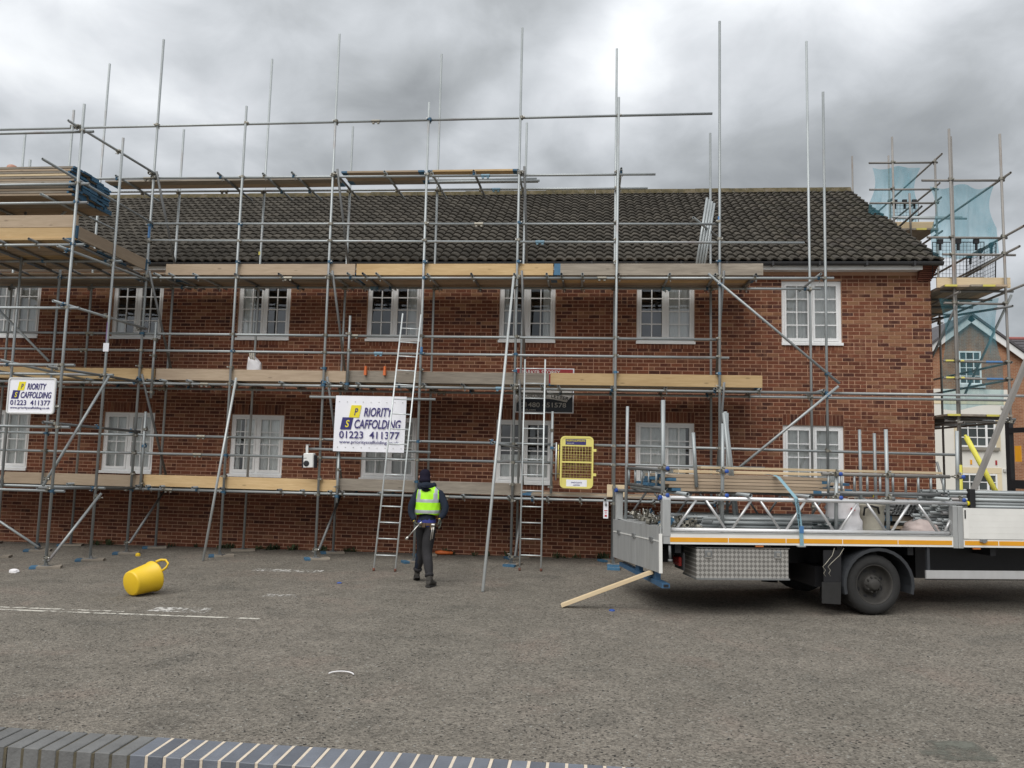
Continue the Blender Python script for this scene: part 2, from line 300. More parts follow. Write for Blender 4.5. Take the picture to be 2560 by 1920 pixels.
def board(name, parent, c, L, w=.225, h=.038, rz=0., ry=0., rx=0., mat='wood_mid', ends=('', ''), paint=.12):
    k = (round(L, 2), w, h, mat, ends, paint)
    if k not in BC:
        g = G(); L = k[0]; x = [-L/2, L/2]; a = -L/2+(paint if ends[0] else 0); b = L/2-(paint if ends[1] else 0); em = [e for e in ends if e]; cc = .003
        def sec(x0, x1, m):
            g.rings([[(xx, -w/2+cc, -h/2), (xx, w/2-cc, -h/2), (xx, w/2, -h/2+cc), (xx, w/2, h/2-cc), (xx, w/2-cc, h/2), (xx, -w/2+cc, h/2), (xx, -w/2, h/2-cc), (xx, -w/2, -h/2+cc)] for xx in (x0, x1)], m, False)
        sec(a, b, 0)
        if ends[0]: sec(-L/2, a, 1)
        if ends[1]: sec(b, L/2, 1)
        BC[k] = g.mesh('board', [mat]+em[:1])
    return put(name, BC[k], parent, T_(*c) @ RZ(rz) @ RY(ry) @ RX(rx))
def text(name, body, size, parent, M, mat, shear=0., xs=1., align='CENTER', ext=.001, fit=None, bold=.012):
    cu = bpy.data.curves.new('t', 'FONT'); cu.body = body; cu.size = size; cu.shear = shear; cu.align_x = align; cu.extrude = ext; cu.resolution_u = 3; cu.offset = bold*size
    o = bpy.data.objects.new('t', cu); col.objects.link(o); bpy.context.view_layer.update(); dg = bpy.context.evaluated_depsgraph_get(); me = bpy.data.meshes.new_from_object(o.evaluated_get(dg))
    bpy.data.objects.remove(o); me.materials.clear(); me.materials.append(MT[mat])
    if fit:
        a = np.empty(len(me.vertices)*3); me.vertices.foreach_get('co', a); wdt = a[0::3].max()-a[0::3].min(); xs = fit/wdt
    for v in me.vertices: v.co.x *= xs
    return put(name, me, parent, M)
FRONT = RX(90)                                                        # text plane XY -> facing -Y

# couplers: two clamps at right angles with bolts
def coupler_mesh(name, mat, swivel=False):
    g = G(); b = Matrix()
    g.lathe([(.0255, -.024), (.034, -.024), (.034, .024), (.0255, .024)], 10, 0, b, False)
    A = T_(0, .05, 0) @ RY(90); g.lathe([(.0255, -.024), (.034, -.024), (.034, .024), (.0255, .024)], 10, 0, A, False)
    g.box(-.02, .02, .02, .032, -.03, .03, 0); g.box(.028, .062, -.016, .016, -.013, .013, 0); g.box(-.015, .015, .036, .062, .028, .058, 0)
    g.tube((.05, -.035, 0), (.05, .045, 0), .007, 6, 1); g.tube((0, .02, .048), (0, .10, .048), .007, 6, 1); g.lathe([(.013, 0), (.013, .014)], 6, 1, T_(.05, -.04, 0) @ RX(90), False, True)
    return g.mesh(name, [mat, 'steel_bolt'])
CPL = [coupler_mesh('coupler_zinc', 'zinc'), coupler_mesh('coupler_zinc_b', 'zinc'), coupler_mesh('coupler_blue', 'blue_paint')]
def coupler(parent, p, rz=0., blue=None):
    i = 2 if (random.random() < .2 if blue is None else blue) else 0
    return put('coupler', CPL[i], parent, T_(*p) @ RZ(rz) @ RY(random.choice((0, 180))))
def put_cpl(parent, p, rz=0.):                                        # putlog coupler seen below a transom end
    return put('coupler', PUT[1 if random.random() < .3 else 0], parent, T_(*p) @ RZ(rz))
def putlog_mesh(mat):
    g = G(); g.lathe([(.0255, -.02), (.033, -.02), (.033, .02), (.0255, .02)], 8, 0, RY(90), False); g.box(-.02, .02, -.03, .03, .026, .05); g.tube((.028, .03, .06), (.028, .03, -.075), .006, 6, 1); g.box(.016, .042, .018, .042, -.05, -.035, 1)
    return g.mesh('putlog_coupler', [mat, 'steel_bolt'])
PUT = [putlog_mesh('zinc'), putlog_mesh('blue_paint')]

# ------------------------------------------------------------------ ground
g = G(); xs = [-400, -60, -18, 0, 18, 60, 400]; ys = [-60, -14, 0, 14, 60, 500]
g.add([(x, y, gz(x)) for y in ys for x in xs], [(j*7+i, j*7+i+1, j*7+i+8, j*7+i+7) for j in range(5) for i in range(6)])
struct('ground', g.mesh('ground', 'asphalt'))
def sheet(name, pts, mat, dz=.004):
    g = G(); g.add([(x, y, gz(x)+dz) for x, y in pts], [tuple(range(len(pts)))]); return struct(name, g.mesh(name, mat))
sheet('painted_line', [(-9.5, -6.60), (-5.7, -6.60), (-5.7, -6.66), (-9.5, -6.68)], 'worn_paint')
sheet('painted_line', [(-9.5, -6.76), (-3.9, -6.72), (-3.9, -6.78), (-9.5, -6.83)], 'worn_paint')
sheet('dust_patch', [(-5.45, -6.55), (-4.7, -6.55), (-4.7, -6.2), (-5.45, -6.3)], 'dust')
sheet('dust_patch', [(-5.7, -3.05), (-4.5, -3.05), (-4.5, -2.75), (-5.7, -2.75)], 'dust')
sheet('dust_patch', [(-4.5, -5.32), (-3.95, -5.32), (-3.95, -5.12), (-4.5, -5.12)], 'dust')
sheet('tar_patch', [(2.3, -10.25), (2.8, -10.22), (2.75, -9.85), (2.25, -9.9)], 'tar_patch')
sheet('tar_patch', [(-2.2, -11.9), (.1, -11.9), (.1, -11.3), (-2.2, -11.3)], 'tar_patch')
# loose chippings
def chips(n, seed, s0, s1, box, mats):
    r = np.random.default_rng(seed); V = []; F = []; I = []
    base = np.array([(1, 0, 0), (-1, 0, 0), (0, 1, 0), (0, -1, 0), (0, 0, 1), (0, 0, -.4)], float); ft = np.array([(0, 2, 4), (2, 1, 4), (1, 3, 4), (3, 0, 4), (2, 0, 5), (1, 2, 5), (3, 1, 5), (0, 3, 5)])
    x = r.uniform(box[0], box[1], n); y = box[2]+(box[3]-box[2])*r.random(n)**1.3; s = s0+(s1-s0)*r.random(n)**3; a = r.uniform(0, 6.28, n)
    for i in range(n):
        b = base*r.uniform(.6, 1.2, (6, 1))*s[i]*np.array([1, .75, .5]); ca, sa = math.cos(a[i]), math.sin(a[i])
        V.append(np.stack([x[i]+b[:, 0]*ca-b[:, 1]*sa, y[i]+b[:, 0]*sa+b[:, 1]*ca, gz(x[i])+b[:, 2]+s[i]*.1], 1)); F.append(ft+6*i)
    V = np.concatenate(V); F = np.concatenate(F); me = bpy.data.meshes.new('chippings'); me.from_pydata(V.tolist(), [], F.tolist())
    for m in mats: me.materials.append(MT[m])
    me.polygons.foreach_set('material_index', np.repeat(r.integers(0, len(mats), n), 8)); me.update(); return me
pm('chip_light', (.33, .31, .28), .9, 0, .2); pm('chip_dark', (.05, .046, .042), .9, 0, .3)
stuff(tag(put('chippings', chips(9000, 3, .003, .010, (-7, 7, -12.3, -3.), ['pebble', 'pebble', 'chip_dark', 'chip_light'])), 'loose stone chippings scattered over the tarmac yard', 'gravel'))

# ------------------------------------------------------------------ the brick building
XL, XR = -16.95, 6.75
UP = [-13.48, -10.578, -7.667, -4.778, -1.922, .942, 3.854]
WW, WH, UZ, LZ, WT = 1.18, 1.325, 4.38, 1.44, 5.90
bld = thing('brick_building', 'long two-storey red brick building with a dark pantile roof behind the scaffold', 'building', T_(0, 0, 0))
ops = [(x, x+WW, z, z+WH) for x in UP for z in (UZ, LZ)]
MORTAR_Y = .0045
g = G(); xb = sorted({XL, XR, *[o[0] for o in ops], *[o[1] for o in ops]}); zb = sorted({-.4, WT, *[o[2] for o in ops], *[o[3] for o in ops]})
for i in range(len(xb)-1):
    for j in range(len(zb)-1):
        cx, cz = (xb[i]+xb[i+1])/2, (zb[j]+zb[j+1])/2
        if not any(o[0] < cx < o[1] and o[2] < cz < o[3] for o in ops): g.add([(xb[i], MORTAR_Y, zb[j]), (xb[i+1], MORTAR_Y, zb[j]), (xb[i+1], MORTAR_Y, zb[j+1]), (xb[i], MORTAR_Y, zb[j+1])], [(0, 1, 2, 3)])
for x0, x1, z0, z1 in ops:                                            # reveals
    g.add([(x, y, z) for y in (MORTAR_Y, .28) for x, z in ((x0, z0), (x1, z0), (x1, z1), (x0, z1))], [(4, 5, 1, 0), (5, 6, 2, 1), (6, 7, 3, 2), (7, 4, 0, 3)])
wall = put('wall', g.mesh('wall', 'mortar'), bld)
# side, rear and gable walls
g = G(); D = 9.8
for x in (XL, XR): g.add([(x, MORTAR_Y, -.4), (x, D, -.4), (x, D, WT), (x, 4.9, 9.1), (x, MORTAR_Y, WT)], [(0, 1, 2, 3, 4)])
g.add([(XL, D, -.4), (XR, D, -.4), (XR, D, WT), (XL, D, WT)], [(0, 1, 2, 3)])
put('side_wall', g.mesh('side_wall', 'far_brick'), bld)
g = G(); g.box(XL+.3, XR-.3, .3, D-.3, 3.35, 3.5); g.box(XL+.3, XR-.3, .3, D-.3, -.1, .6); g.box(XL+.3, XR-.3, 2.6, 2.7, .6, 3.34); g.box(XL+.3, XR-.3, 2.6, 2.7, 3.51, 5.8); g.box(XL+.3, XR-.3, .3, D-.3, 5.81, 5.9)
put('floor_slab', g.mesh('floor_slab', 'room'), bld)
# bricks
PAL = [(.160, .057, .034), (.132, .047, .029), (.184, .068, .039), (.104, .038, .026), (.205, .084, .048), (.080, .032, .024), (.23, .112, .064), (.146, .058, .037), (.168, .062, .036)]
PW = [5, 5, 4, 3, 2, 2, 1.2, 4, 4]
CH, BL, JT = .0766, .2255, .0155
items = []                                                            # (x0,x1,z0,z1,tone)
def tone(z=0.):
    c = random.choices([(.27, .142, .078), (.075, .034, .030), (.235, .112, .062), (.105, .046, .036)], (3, 2, 3, 2))[0] if 4.75 < z < 5.6 and random.random() < .28 else random.choices(PAL, PW)[0]; k = random.uniform(.85, 1.15); return tuple(x*k for x in c)
blk = []
for x in UP:
    blk += [(x, x+WW, UZ-.107, UZ+WH+.003), (x, x+WW, LZ-.107, LZ+WH+.222)]
nrow = int((WT+.3)/CH)
for r in range(nrow):
    z0 = -.3+r*CH; z1 = z0+CH-JT; zc = (z0+z1)/2
    x = XL-(BL/2 if r % 2 else 0)
    while x < XR:
        L = BL; hb = random.random() < .08                            # now and then a brick is two cut halves
        segs = [(x, x+L/2-JT), (x+L/2, x+L-JT)] if hb else [(x, x+L-JT)]
        segs = [(max(a_, XL), min(b_, XR)) for a_, b_ in segs if b_ > XL and a_ < XR]
        for a, b, c, d in blk:
            if c < zc < d:
                nn = []
                for s0, s1 in segs:
                    if s1 <= a or s0 >= b: nn.append((s0, s1))
                    else:
                        if s0 < a-.012: nn.append((s0, a-.006))
                        if s1 > b+.012: nn.append((b+.006, s1))
                segs = nn
        for s0, s1 in segs:
            if s1-s0 > .02 and z1 > gz(s0)-.05: items.append((s0, s1, z0, z1, tone(z0)))
        x += L
for x in UP:                                                          # soldier arches and brick-on-edge sills
    n = 16; st = WW/n
    for k in range(n):
        items.append((x+k*st+.004, x+(k+1)*st-.006, LZ+WH+.008, LZ+WH+.216, tone()))
        for z in (UZ, LZ): items.append((x+k*st+.004, x+(k+1)*st-.006, z-.102, z-.003, tone()))
near = [i for i, b in enumerate(items) if b[0] > 4.2 and 2.7 < b[2] < 5.85]
near.sort(key=lambda i: -(items[i][0]+.2*items[i][2])); near = near[:300]; nearS = set(near)
def brick_verts(x0, x1, z0, z1, y, yb=.05): return [(x0, y, z0), (x1, y, z0), (x1, y, z1), (x0, y, z1), (x0, yb, z0), (x1, yb, z0), (x1, yb, z1), (x0, yb, z1)]
BF = [(0, 1, 2, 3), (0, 4, 5, 1), (3, 2, 6, 7), (0, 3, 7, 4), (1, 5, 6, 2)]
def tone_attr(me, cols, per):
    a = me.color_attributes.new('tone', 'FLOAT_COLOR', 'POINT'); c = np.ones((len(cols), 4), np.float32); c[:, :3] = cols; a.data.foreach_set('color', np.repeat(c, per, 0).ravel())
V = []; F = []; cols = []
for i, b in enumerate(items):
    if i in nearS: continue
    k = len(V); V += brick_verts(b[0], b[1], b[2], b[3], random.uniform(-.003, .001)); F += [tuple(j+k for j in f) for f in BF]; cols.append(b[4])
me = bpy.data.meshes.new('brickwork'); me.from_pydata(V, [], F); me.materials.append(MT['brick']); tone_attr(me, np.array(cols), 8); me.update()
stuff(put('brickwork', me, wall))
bcache = {}
for i in near:
    x0, x1, z0, z1, t = items[i]; Lb, Hb = x1-x0, z1-z0; key = (round(Lb, 2), round(Hb, 3), random.randrange(6))
    if key not in bcache:
        me = bpy.data.meshes.new('brick'); me.from_pydata(brick_verts(-Lb/2, Lb/2, -Hb/2, Hb/2, 0), [], BF); me.materials.append(MT['brick']); tone_attr(me, np.array([t]), 8); bcache[key] = me
    put('brick', bcache[key], wall, T_((x0+x1)/2, random.uniform(-.003, .001), (z0+z1)/2))
# windows
def shared(f):
    c = {}
    def w(*a):
        if a not in c: c[a] = f(*a)
        return c[a]
    return w
@shared
def pane_mesh(w, h): g = G(); g.add([(-w/2, 0, -h/2), (w/2, 0, -h/2), (w/2, 0, h/2), (-w/2, 0, h/2)], [(0, 1, 2, 3)]); return g.mesh('pane', 'window_glass')
@shared
def bar_mesh(w, h): g = G(); g.box(-w/2, w/2, -.012, .012, -h/2, h/2); return g.mesh('glazing_bar', 'upvc')
@shared
def curtain_mesh(w, h, sd):
    r = random.Random(sd); n = max(8, int(w/.018)); ph = [r.uniform(0, 6.28) for _ in range(4)]; fr = [r.uniform(40, 70), r.uniform(80, 120), r.uniform(14, 25)]; rs = []
    for z in (-h/2, 0, h/2): rs.append([(-w/2+w*i/n, .014*math.sin(fr[0]*w*i/n+ph[0])+.007*math.sin(fr[1]*w*i/n+ph[1])+.012*math.sin(fr[2]*w*i/n+ph[2]+z), z) for i in range(n+1)])
    g = G(); g.rings(rs, 0, True, None, False, False); return g.mesh('curtain', 'curtain')
def frame_mesh():
    g = G(); W, H = WW, WH; t = .06; s = .055
    def b(x0, x1, z0, z1, y0=.0, y1=.07): g.box(x0, x1, y0, y1, z0, z1)
    b(.004, t, s, H-.004); b(W-t, W-.004, s, H-.004); b(t, W-t, H-t, H-.004); b(t, W-t, s, s+.035); b(W/2-.03, W/2+.03, s+.035, H-t)
    for x0, x1 in ((t, W/2-.03), (W/2+.03, W-t)):                      # casement sashes, a little proud
        k = .042; b(x0+.002, x0+k, s+.037, H-t-.002, -.012, .05); b(x1-k, x1-.002, s+.037, H-t-.002, -.012, .05); b(x0+k, x1-k, s+.037, s+.035+k+.02, -.012, .05); b(x0+k, x1-k, H-t-k, H-t-.002, -.012, .05)
    return g.mesh('window_frame', 'upvc')
FM = frame_mesh(); g = G(); g.box(-.012, WW+.012, -.075, .07, 0, .052); g.box(-.012, WW+.012, -.08, -.06, -.004, .05); SM = g.mesh('sill', 'upvc')
def window(x, z, curt, sd):
    fo = put('window', FM, bld, T_(x, .045, z)); put('sill', SM, fo, T_(x, .045, z+.001)); t, s, k = .06, .055, .042
    for ci, (x0, x1) in enumerate(((t, WW/2-.03), (WW/2+.03, WW-t))):
        gx0, gx1, gz0, gz1 = x+x0+k, x+x1-k, z+s+.035+k+.02, z+WH-t-k; pw, ph = (gx1-gx0)/2, (gz1-gz0)/4
        put('glazing_bar', bar_mesh(.022, round(gz1-gz0, 3)), fo, T_((gx0+gx1)/2, .055, (gz0+gz1)/2))
        for r in range(1, 4): put('glazing_bar', bar_mesh(round(gx1-gx0, 3), .022), fo, T_((gx0+gx1)/2, .057, gz0+r*ph))
        for r in range(4):
            for c in range(2): put('pane', pane_mesh(round(pw-.02, 3), round(ph-.02, 3)), fo, T_(gx0+(c+.5)*pw, .066, gz0+(r+.5)*ph) @ RX(random.uniform(-.35, .35)) @ RZ(random.uniform(-.35, .35)))
    for j, (a, b, c, d) in enumerate(curt): put('curtain', curtain_mesh(round((b-a)*WW, 2), round((d-c)*WH, 2), sd*7+j), fo, T_(x+(a+b)/2*WW, .135, z+(c+d)/2*WH))
cu = {0: [(.05, .95, .05, .97)], 1: [(.05, .2, .05, .35)], 2: [(.05, .28, .05, .97)], 3: [(.74, .95, .05, .97)], 4: [(.78, .95, .05, .97), (.04, .16, .05, .97)], 5: [(.52, .95, .05, .97)], 6: [(.05, .93, .05, .97)]}
cl = {0: [(.03, .97, .05, .97)], 1: [(.03, .97, .05, .97)], 2: [(.03, .16, .05, .97), (.22, .97, .05, .97)], 3: [(.03, .97, .05, .97)], 4: [(.04, .97, .05, .46), (.9, .97, .05, .97)], 5: [(.03, .86, .05, .97)], 6: [(.03, .97, .05, .97)]}
for i, x in enumerate(UP): window(x, UZ, cu[i], i); window(x, LZ, cl[i], i+20)
# roof: pantiles laid one by one
EY, EZ, RY_, RZ_ = -.34, 6.03, 4.9, 9.30
sl = Vector((0, RY_-EY, RZ_-EZ)); SLL = sl.length; sl.normalize(); nn_ = Vector((1, 0, 0)).cross(sl)
GA, TW = .2945, .205; rows = int(SLL/GA); ncol = int((XR+.12-(XL-.12))/TW); x00 = XR+.10-ncol*TW
def tile_profile(u): return .025*math.sin(2*math.pi*(u-.05))+.008*math.sin(4*math.pi*u+.5)
def tile_mesh_(sd):
    r = random.Random(sd); k = r.uniform(.72, 1.25); n = 8; w = TW+.008; L = GA+.07; V = []
    tw = r.uniform(-.004, .004)
    for (y, dz) in ((L, .0), (0, .048), (.004, .014)):
        for i in range(n+1): V.append((w*i/n, y, dz+tile_profile(i/n)+tw*i/n))
    m = n+1; F = [(m+i, m+i+1, i+1, i) for i in range(n)]+[(2*m+i, 2*m+i+1, m+i+1, m+i) for i in range(n)]+[(2*m, m, 0), (2*m+n, n, m+n)]
    me = bpy.data.meshes.new('tile'); me.from_pydata(V, [], F); me.materials.append(MT['tile']); tone_attr(me, np.array([(k, k*r.uniform(.97, 1.03), k*r.uniform(.93, 1.03))]), len(V)); me.polygons.foreach_set('use_smooth', [i < n for i in range(len(F))]); me.update(); return me, V, F, k
TM = [tile_mesh_(k) for k in range(9)]
RB = Matrix(((1, sl.x, nn_.x, 0), (0, sl.y, nn_.y, EY), (0, sl.z, nn_.z, EZ), (0, 0, 0, 1)))
g = G(); g.add([(XL-.1, 0, -.012), (XR+.08, 0, -.012), (XR+.08, SLL, -.012), (XL-.1, SLL, -.012)], [(0, 1, 2, 3)], 0, False, RB)
g.add([(XR+.085, 0.02, -.10), (XR+.085, SLL, -.10), (XR+.085, SLL, .012), (XR+.085, .02, .012)], [(0, 1, 2, 3)], 1, False, RB)
g.add([(XL-.1, RY_, RZ_-.01), (XR+.08, RY_, RZ_-.01), (XR+.08, 10.1, 6.0), (XL-.1, 10.1, 6.0)], [(0, 1, 2, 3)], 0)
roof = put('roof', g.mesh('roof', ['dark_steel', 'stone']), bld)
V = []; F = []; cols = []; cnt = 0
for r in range(rows+1):
    for c in range(ncol):
        me, tv, tf, k = random.choice(TM); M = RB @ T_(x00+c*TW+random.uniform(-.004, .004), r*GA-.03+random.uniform(-.004, .004), .012+random.uniform(-.003, .003))
        if c >= ncol-14 and cnt < 300: put('tile', me, roof, M); cnt += 1
        else:
            b = len(V); V += [tuple(M @ Vector(p)) for p in tv]; F += [tuple(j+b for j in f) for f in tf]; cols += [(k, k, k*.98)]*len(tv)
me = bpy.data.meshes.new('tiling'); me.from_pydata(V, [], F); me.materials.append(MT['tile']); tone_attr(me, np.array(cols), 1); me.polygons.foreach_set('use_smooth', [(i % len(tf)) < 8 for i in range(len(F))]); me.update(); stuff(put('tiling', me, roof))
def ridge_mesh(sd):
    r = random.Random(sd); g = G(); L = .447; pr = [(-.155, -.105), (-.13, -.04), (-.08, .035), (0, .06), (.08, .035), (.13, -.04), (.155, -.105)]; rs = []
    for x, s in ((0, 1.), (L*.5, .985+r.uniform(0, .02)), (L, .965)): rs.append([(x, a*s, b*s+.01) for a, b in pr])
    g.rings(rs, 0, True, None, False, False); g.add([(0, a, b+.01) for a, b in pr]+[(0, a*.86, b*.86-.02) for a, b in pr], [(i, i+1, i+8, i+7) for i in range(6)]); return g.mesh('ridge_tile', 'ridge_moss')
RM = [ridge_mesh(k) for k in range(4)]
x = XR+.10
while x > XL-.1: x -= .452; put('ridge_tile', random.choice(RM), roof, T_(x, RY_, RZ_+.05+random.uniform(-.006, .006)) @ RY(random.uniform(-.5, .5)))
# eaves: fascia, soffit, gutter with brackets, corbelled kneeler
g = G(); g.box(XL, XR-.26, -.285, -.262, 5.865, 6.0); put('fascia', g.mesh('fascia', 'fascia'), bld)
g = G(); g.box(XL, XR-.26, -.262, .0, 5.885, 5.9); put('soffit', g.mesh('soffit', 'fascia'), bld)
g = G(); rs = []
for x in (XL-.05, XR+.1): rs.append([(x, -.345+.058*math.cos(a), 6.005+.075*math.sin(a)) for a in [math.pi+math.pi*i/8 for i in range(9)]]+[(x, -.345+.052*math.cos(a), 6.005+.069*math.sin(a)) for a in [2*math.pi-math.pi*i/8 for i in range(9)]])
g.rings(rs, 0, False); gut = put('gutter', g.mesh('gutter', 'gutter'), bld)
g = G(); g.box(-.02, .02, -.063, .06, -.085, -.0); BM = g.mesh('bracket', 'gutter')
for k in range(8): put('bracket', BM, gut, T_(6.3-k*.9, -.345, 6.012))
kn = None
for k in range(10):
    z0 = 5.70+k*.033; y = -.02-.033*k; g = G(); g.box(XR-.26+.004*k, XR+.012+.006*k, y, .0, z0, z0+.026); put('corbel_tile', g.mesh('corbel_tile', 'red_brick_plain'), bld)
# agents' board fixed on the wall
sg = thing('letting_board', 'estate agent board on the brick wall, red top and black bottom with grey telephone number', 'sign', T_(-.93, -.02, 2.9))
g = G(); g.box(-1.535, -.325, -.02, .0, 2.915, 3.845); put('panel', g.mesh('panel', 'sign_white'), sg)
g = G(); g.box(-1.51, -.35, -.025, -.021, 3.45, 3.825); put('red_panel', g.mesh('red_panel', 'sign_red'), sg)
g = G(); g.box(-1.51, -.35, -.025, -.021, 2.935, 3.44); put('black_panel', g.mesh('black_panel', 'sign_black'), sg)
g = G(); g.add([(x, -.029, z) for x, z in ((-1.51, 3.44), (-1.51, 3.10), (-1.45, 3.17), (-1.30, 3.215), (-1.0, 3.215), (-.75, 3.20), (-.62, 3.175), (-.47, 3.14), (-.44, 3.19), (-.37, 3.26), (-.36, 3.44))], [tuple(range(11))]); put('torn_strip', g.mesh('torn_strip', 'sign_grey'), sg)
text('lettering', 'BARKER STOREY', .105, sg, T_(-1.02, -.028, 3.725) @ FRONT, 'text_white', 0, .95, fit=.80)
text('lettering', 'ALL ENQUIRIES', .10, sg, T_(-1.18, -.033, 3.235) @ FRONT, 'text_black', 0, .9, fit=.5); text('lettering', 'LETTER', .10, sg, T_(-.62, -.033, 3.21) @ FRONT @ RZ(-9), 'text_black', 0, .9, fit=.36)
text('lettering', '01480 451578', .135, sg, T_(-.955, -.030, 3.035) @ FRONT, 'sign_grey', 0, .95, fit=.95); text('lettering', 'muk.com', .06, sg, T_(-1.40, -.030, 2.958) @ FRONT, 'sign_grey', 0, .9, 'LEFT', fit=.29)

# weeds along the foot of the wall
def weed_mesh(sd):
    r = random.Random(sd); g = G()
    for k in range(26):
        a = r.uniform(0, 6.28); L = r.uniform(.05, .16); t = r.uniform(.15, 1.1); x, y = r.uniform(-.12, .12), r.uniform(-.05, .05); dx, dy = math.cos(a)*L*math.sin(t), math.sin(a)*L*math.sin(t); z = L*math.cos(t); wx, wy = -math.sin(a)*.011, math.cos(a)*.011
        g.add([(x-wx*.4, y-wy*.4, 0), (x+wx*.4, y+wy*.4, 0), (x+dx*.6+wx, y+dy*.6+wy, z*.65), (x+dx, y+dy, z), (x+dx*.6-wx, y+dy*.6-wy, z*.65)], [(0, 1, 2, 3, 4)])
    return g.mesh('weed', 'weed')
g0 = [weed_mesh(k) for k in range(5)]
for x, n_ in ((-10.6, 3), (-8.6, 2), (-7.5, 3), (-6.9, 3), (-6.2, 3), (-5.3, 2), (-4.6, 3), (-3.0, 4), (-2.6, 4), (-1.9, 3), (-.2, 3), (.3, 2)):
    for k in range(n_):
        xx = x+random.uniform(-.4, .4); tag(put('weed', random.choice(g0), None, T_(xx, random.uniform(-.14, -.05), gz(xx)) @ RZ(random.uniform(0, 360)) @ Matrix.Scale(random.uniform(.5, 1.15), 4)), 'small green weed growing at the foot of the brick wall', 'weed', 'weeds along the wall base')

# ------------------------------------------------------------------ scaffold along the facade
OY, IY = -1.42, -.42
sc = thing('facade_scaffold', 'long galvanised tube scaffold with timber decks standing along the whole brick facade', 'scaffold', T_(-3, -.92, gz(-3)))
GX = [-12.68, -10.83, -8.95, -7.05, -5.15, -3.24, -1.41, .47, 2.38, 4.29]
LEV = {'l1': 1.18, 'g5': 2.24, 'g6': 1.89, 'l2': 3.29, 'g3': 4.28, 'g4': 3.94, 'l3': 5.42, 'g1': 6.51, 'g2': 6.17, 'l4': 7.50, 'tr': 8.63}
def base(parent, x, y, rz, blue=True, n=1):
    for k in range(n): board('sole_board', parent, (x+random.uniform(-.02, .02), y+random.uniform(-.03, .03), gz(x)+.021+.04*k), .46 if k == 0 else .3, .225, .04, rz=rz+random.uniform(-6, 6), mat='wood_old', ends=('blue_paint' if blue else '', ''), paint=.10)
    g_ = PLATE; put('base_plate', g_, parent, T_(x, y, gz(x)+.042+.04*(n-1)))
g = G(); g.box(-.075, .075, -.075, .075, 0, .006); g.lathe([(.019, .006), (.019, .05)], 8); PLATE = g.mesh('base_plate', 'galv_dark')
stdO, stdI = [], []
for i, x in enumerate(GX):
    tall = (i % 2 == 0); zt = 10.48 if tall else 8.98
    if i == 9: zt = 9.01
    b = gz(x)+.05
    so = tube('standard', sc, (x, OY, b), (x+random.uniform(-.03, .03), OY+random.uniform(-.02, .02), zt), 'galv'); stdO.append(so)
    zi = 8.97 if tall else 10.54
    if i == 8: zi = 8.68
    if i == 9: zi = 10.59
    si = tube('standard', sc, (x+.01, IY, b), (x+random.uniform(-.03, .03), IY+random.uniform(-.02, .02), zi), 'galv'); stdI.append(si)
    base(sc, x+.02, OY, 28 if x < -3 else 80 if x > -2 else 30, True, 2 if i == 7 else 1); base(sc, x, IY, 25, i not in (3,), 1)
    lv = ['l1', 'l2', 'l3'] + (['g5', 'g6', 'g3', 'g4', 'g1', 'g2'] if 2 <= i else ['g5', 'g6']) + (['l4', 'tr'] if i <= 7 else [])
    if i == 9: lv = ['l2', 'l3', 'g5']
    for k in lv: coupler(so, (x, OY, LEV[k]), 0)
    for k in ('l1', 'l2', 'l3'): coupler(si, (x, IY, LEV[k]-.0), 180, False)
    if 2 <= i <= 8:
        for k in (5.74, 3.62, 1.48): coupler(so, (x, OY, k), 0, random.random() < .5)
    if i <= 7: coupler(si, (x, IY, 7.53), 180, False)
def band(parent, x, y, z0, z1, mat): g = G(); g.lathe([(.0252, 0), (.0252, z1-z0)], 12); return put('tape_band', g.mesh('tape_band', mat), parent, T_(x, y, z0))
band(stdO[2], -8.955, OY, 6.24, 6.48, 'blue_tape'); band(stdI[3], -7.05, IY, 6.15, 6.22, 'yellow_tape'); band(stdO[8], 2.38, OY, 6.53, 6.60, 'blue_tape'); band(stdO[5], -3.24, OY, 3.93, 4.06, 'blue_tape')
LYO, LYI = OY+.05, IY-.05
def run(name, x0, x1, y, z0, z1=None, mat='galv', cut=(), sl=True):
    z1 = z0 if z1 is None else z1; xs = [x0, *cut, x1]; zf = lambda x: z0+(z1-z0)*(x-x0)/(x1-x0)
    for a, b in zip(xs[:-1], xs[1:]):
        t = tube(name, sc, (a+.004, y, zf(a)), (b-.004, y, zf(b)), mat)
        if sl and b != x1: put('sleeve_coupler', SLV[random.random() < .25], t, T_(b, y, zf(b)))
def sleeve(mat): g = G(); g.lathe([(.0255, -.085), (.032, -.085), (.032, .085), (.0255, .085)], 8, 0, RY(90), False); g.box(-.07, -.03, -.02, .02, -.055, -.03, 0); g.box(.03, .07, -.02, .02, -.055, -.03, 0); return g.mesh('sleeve_coupler', mat)
SLV = [sleeve('zinc'), sleeve('blue_pale')]
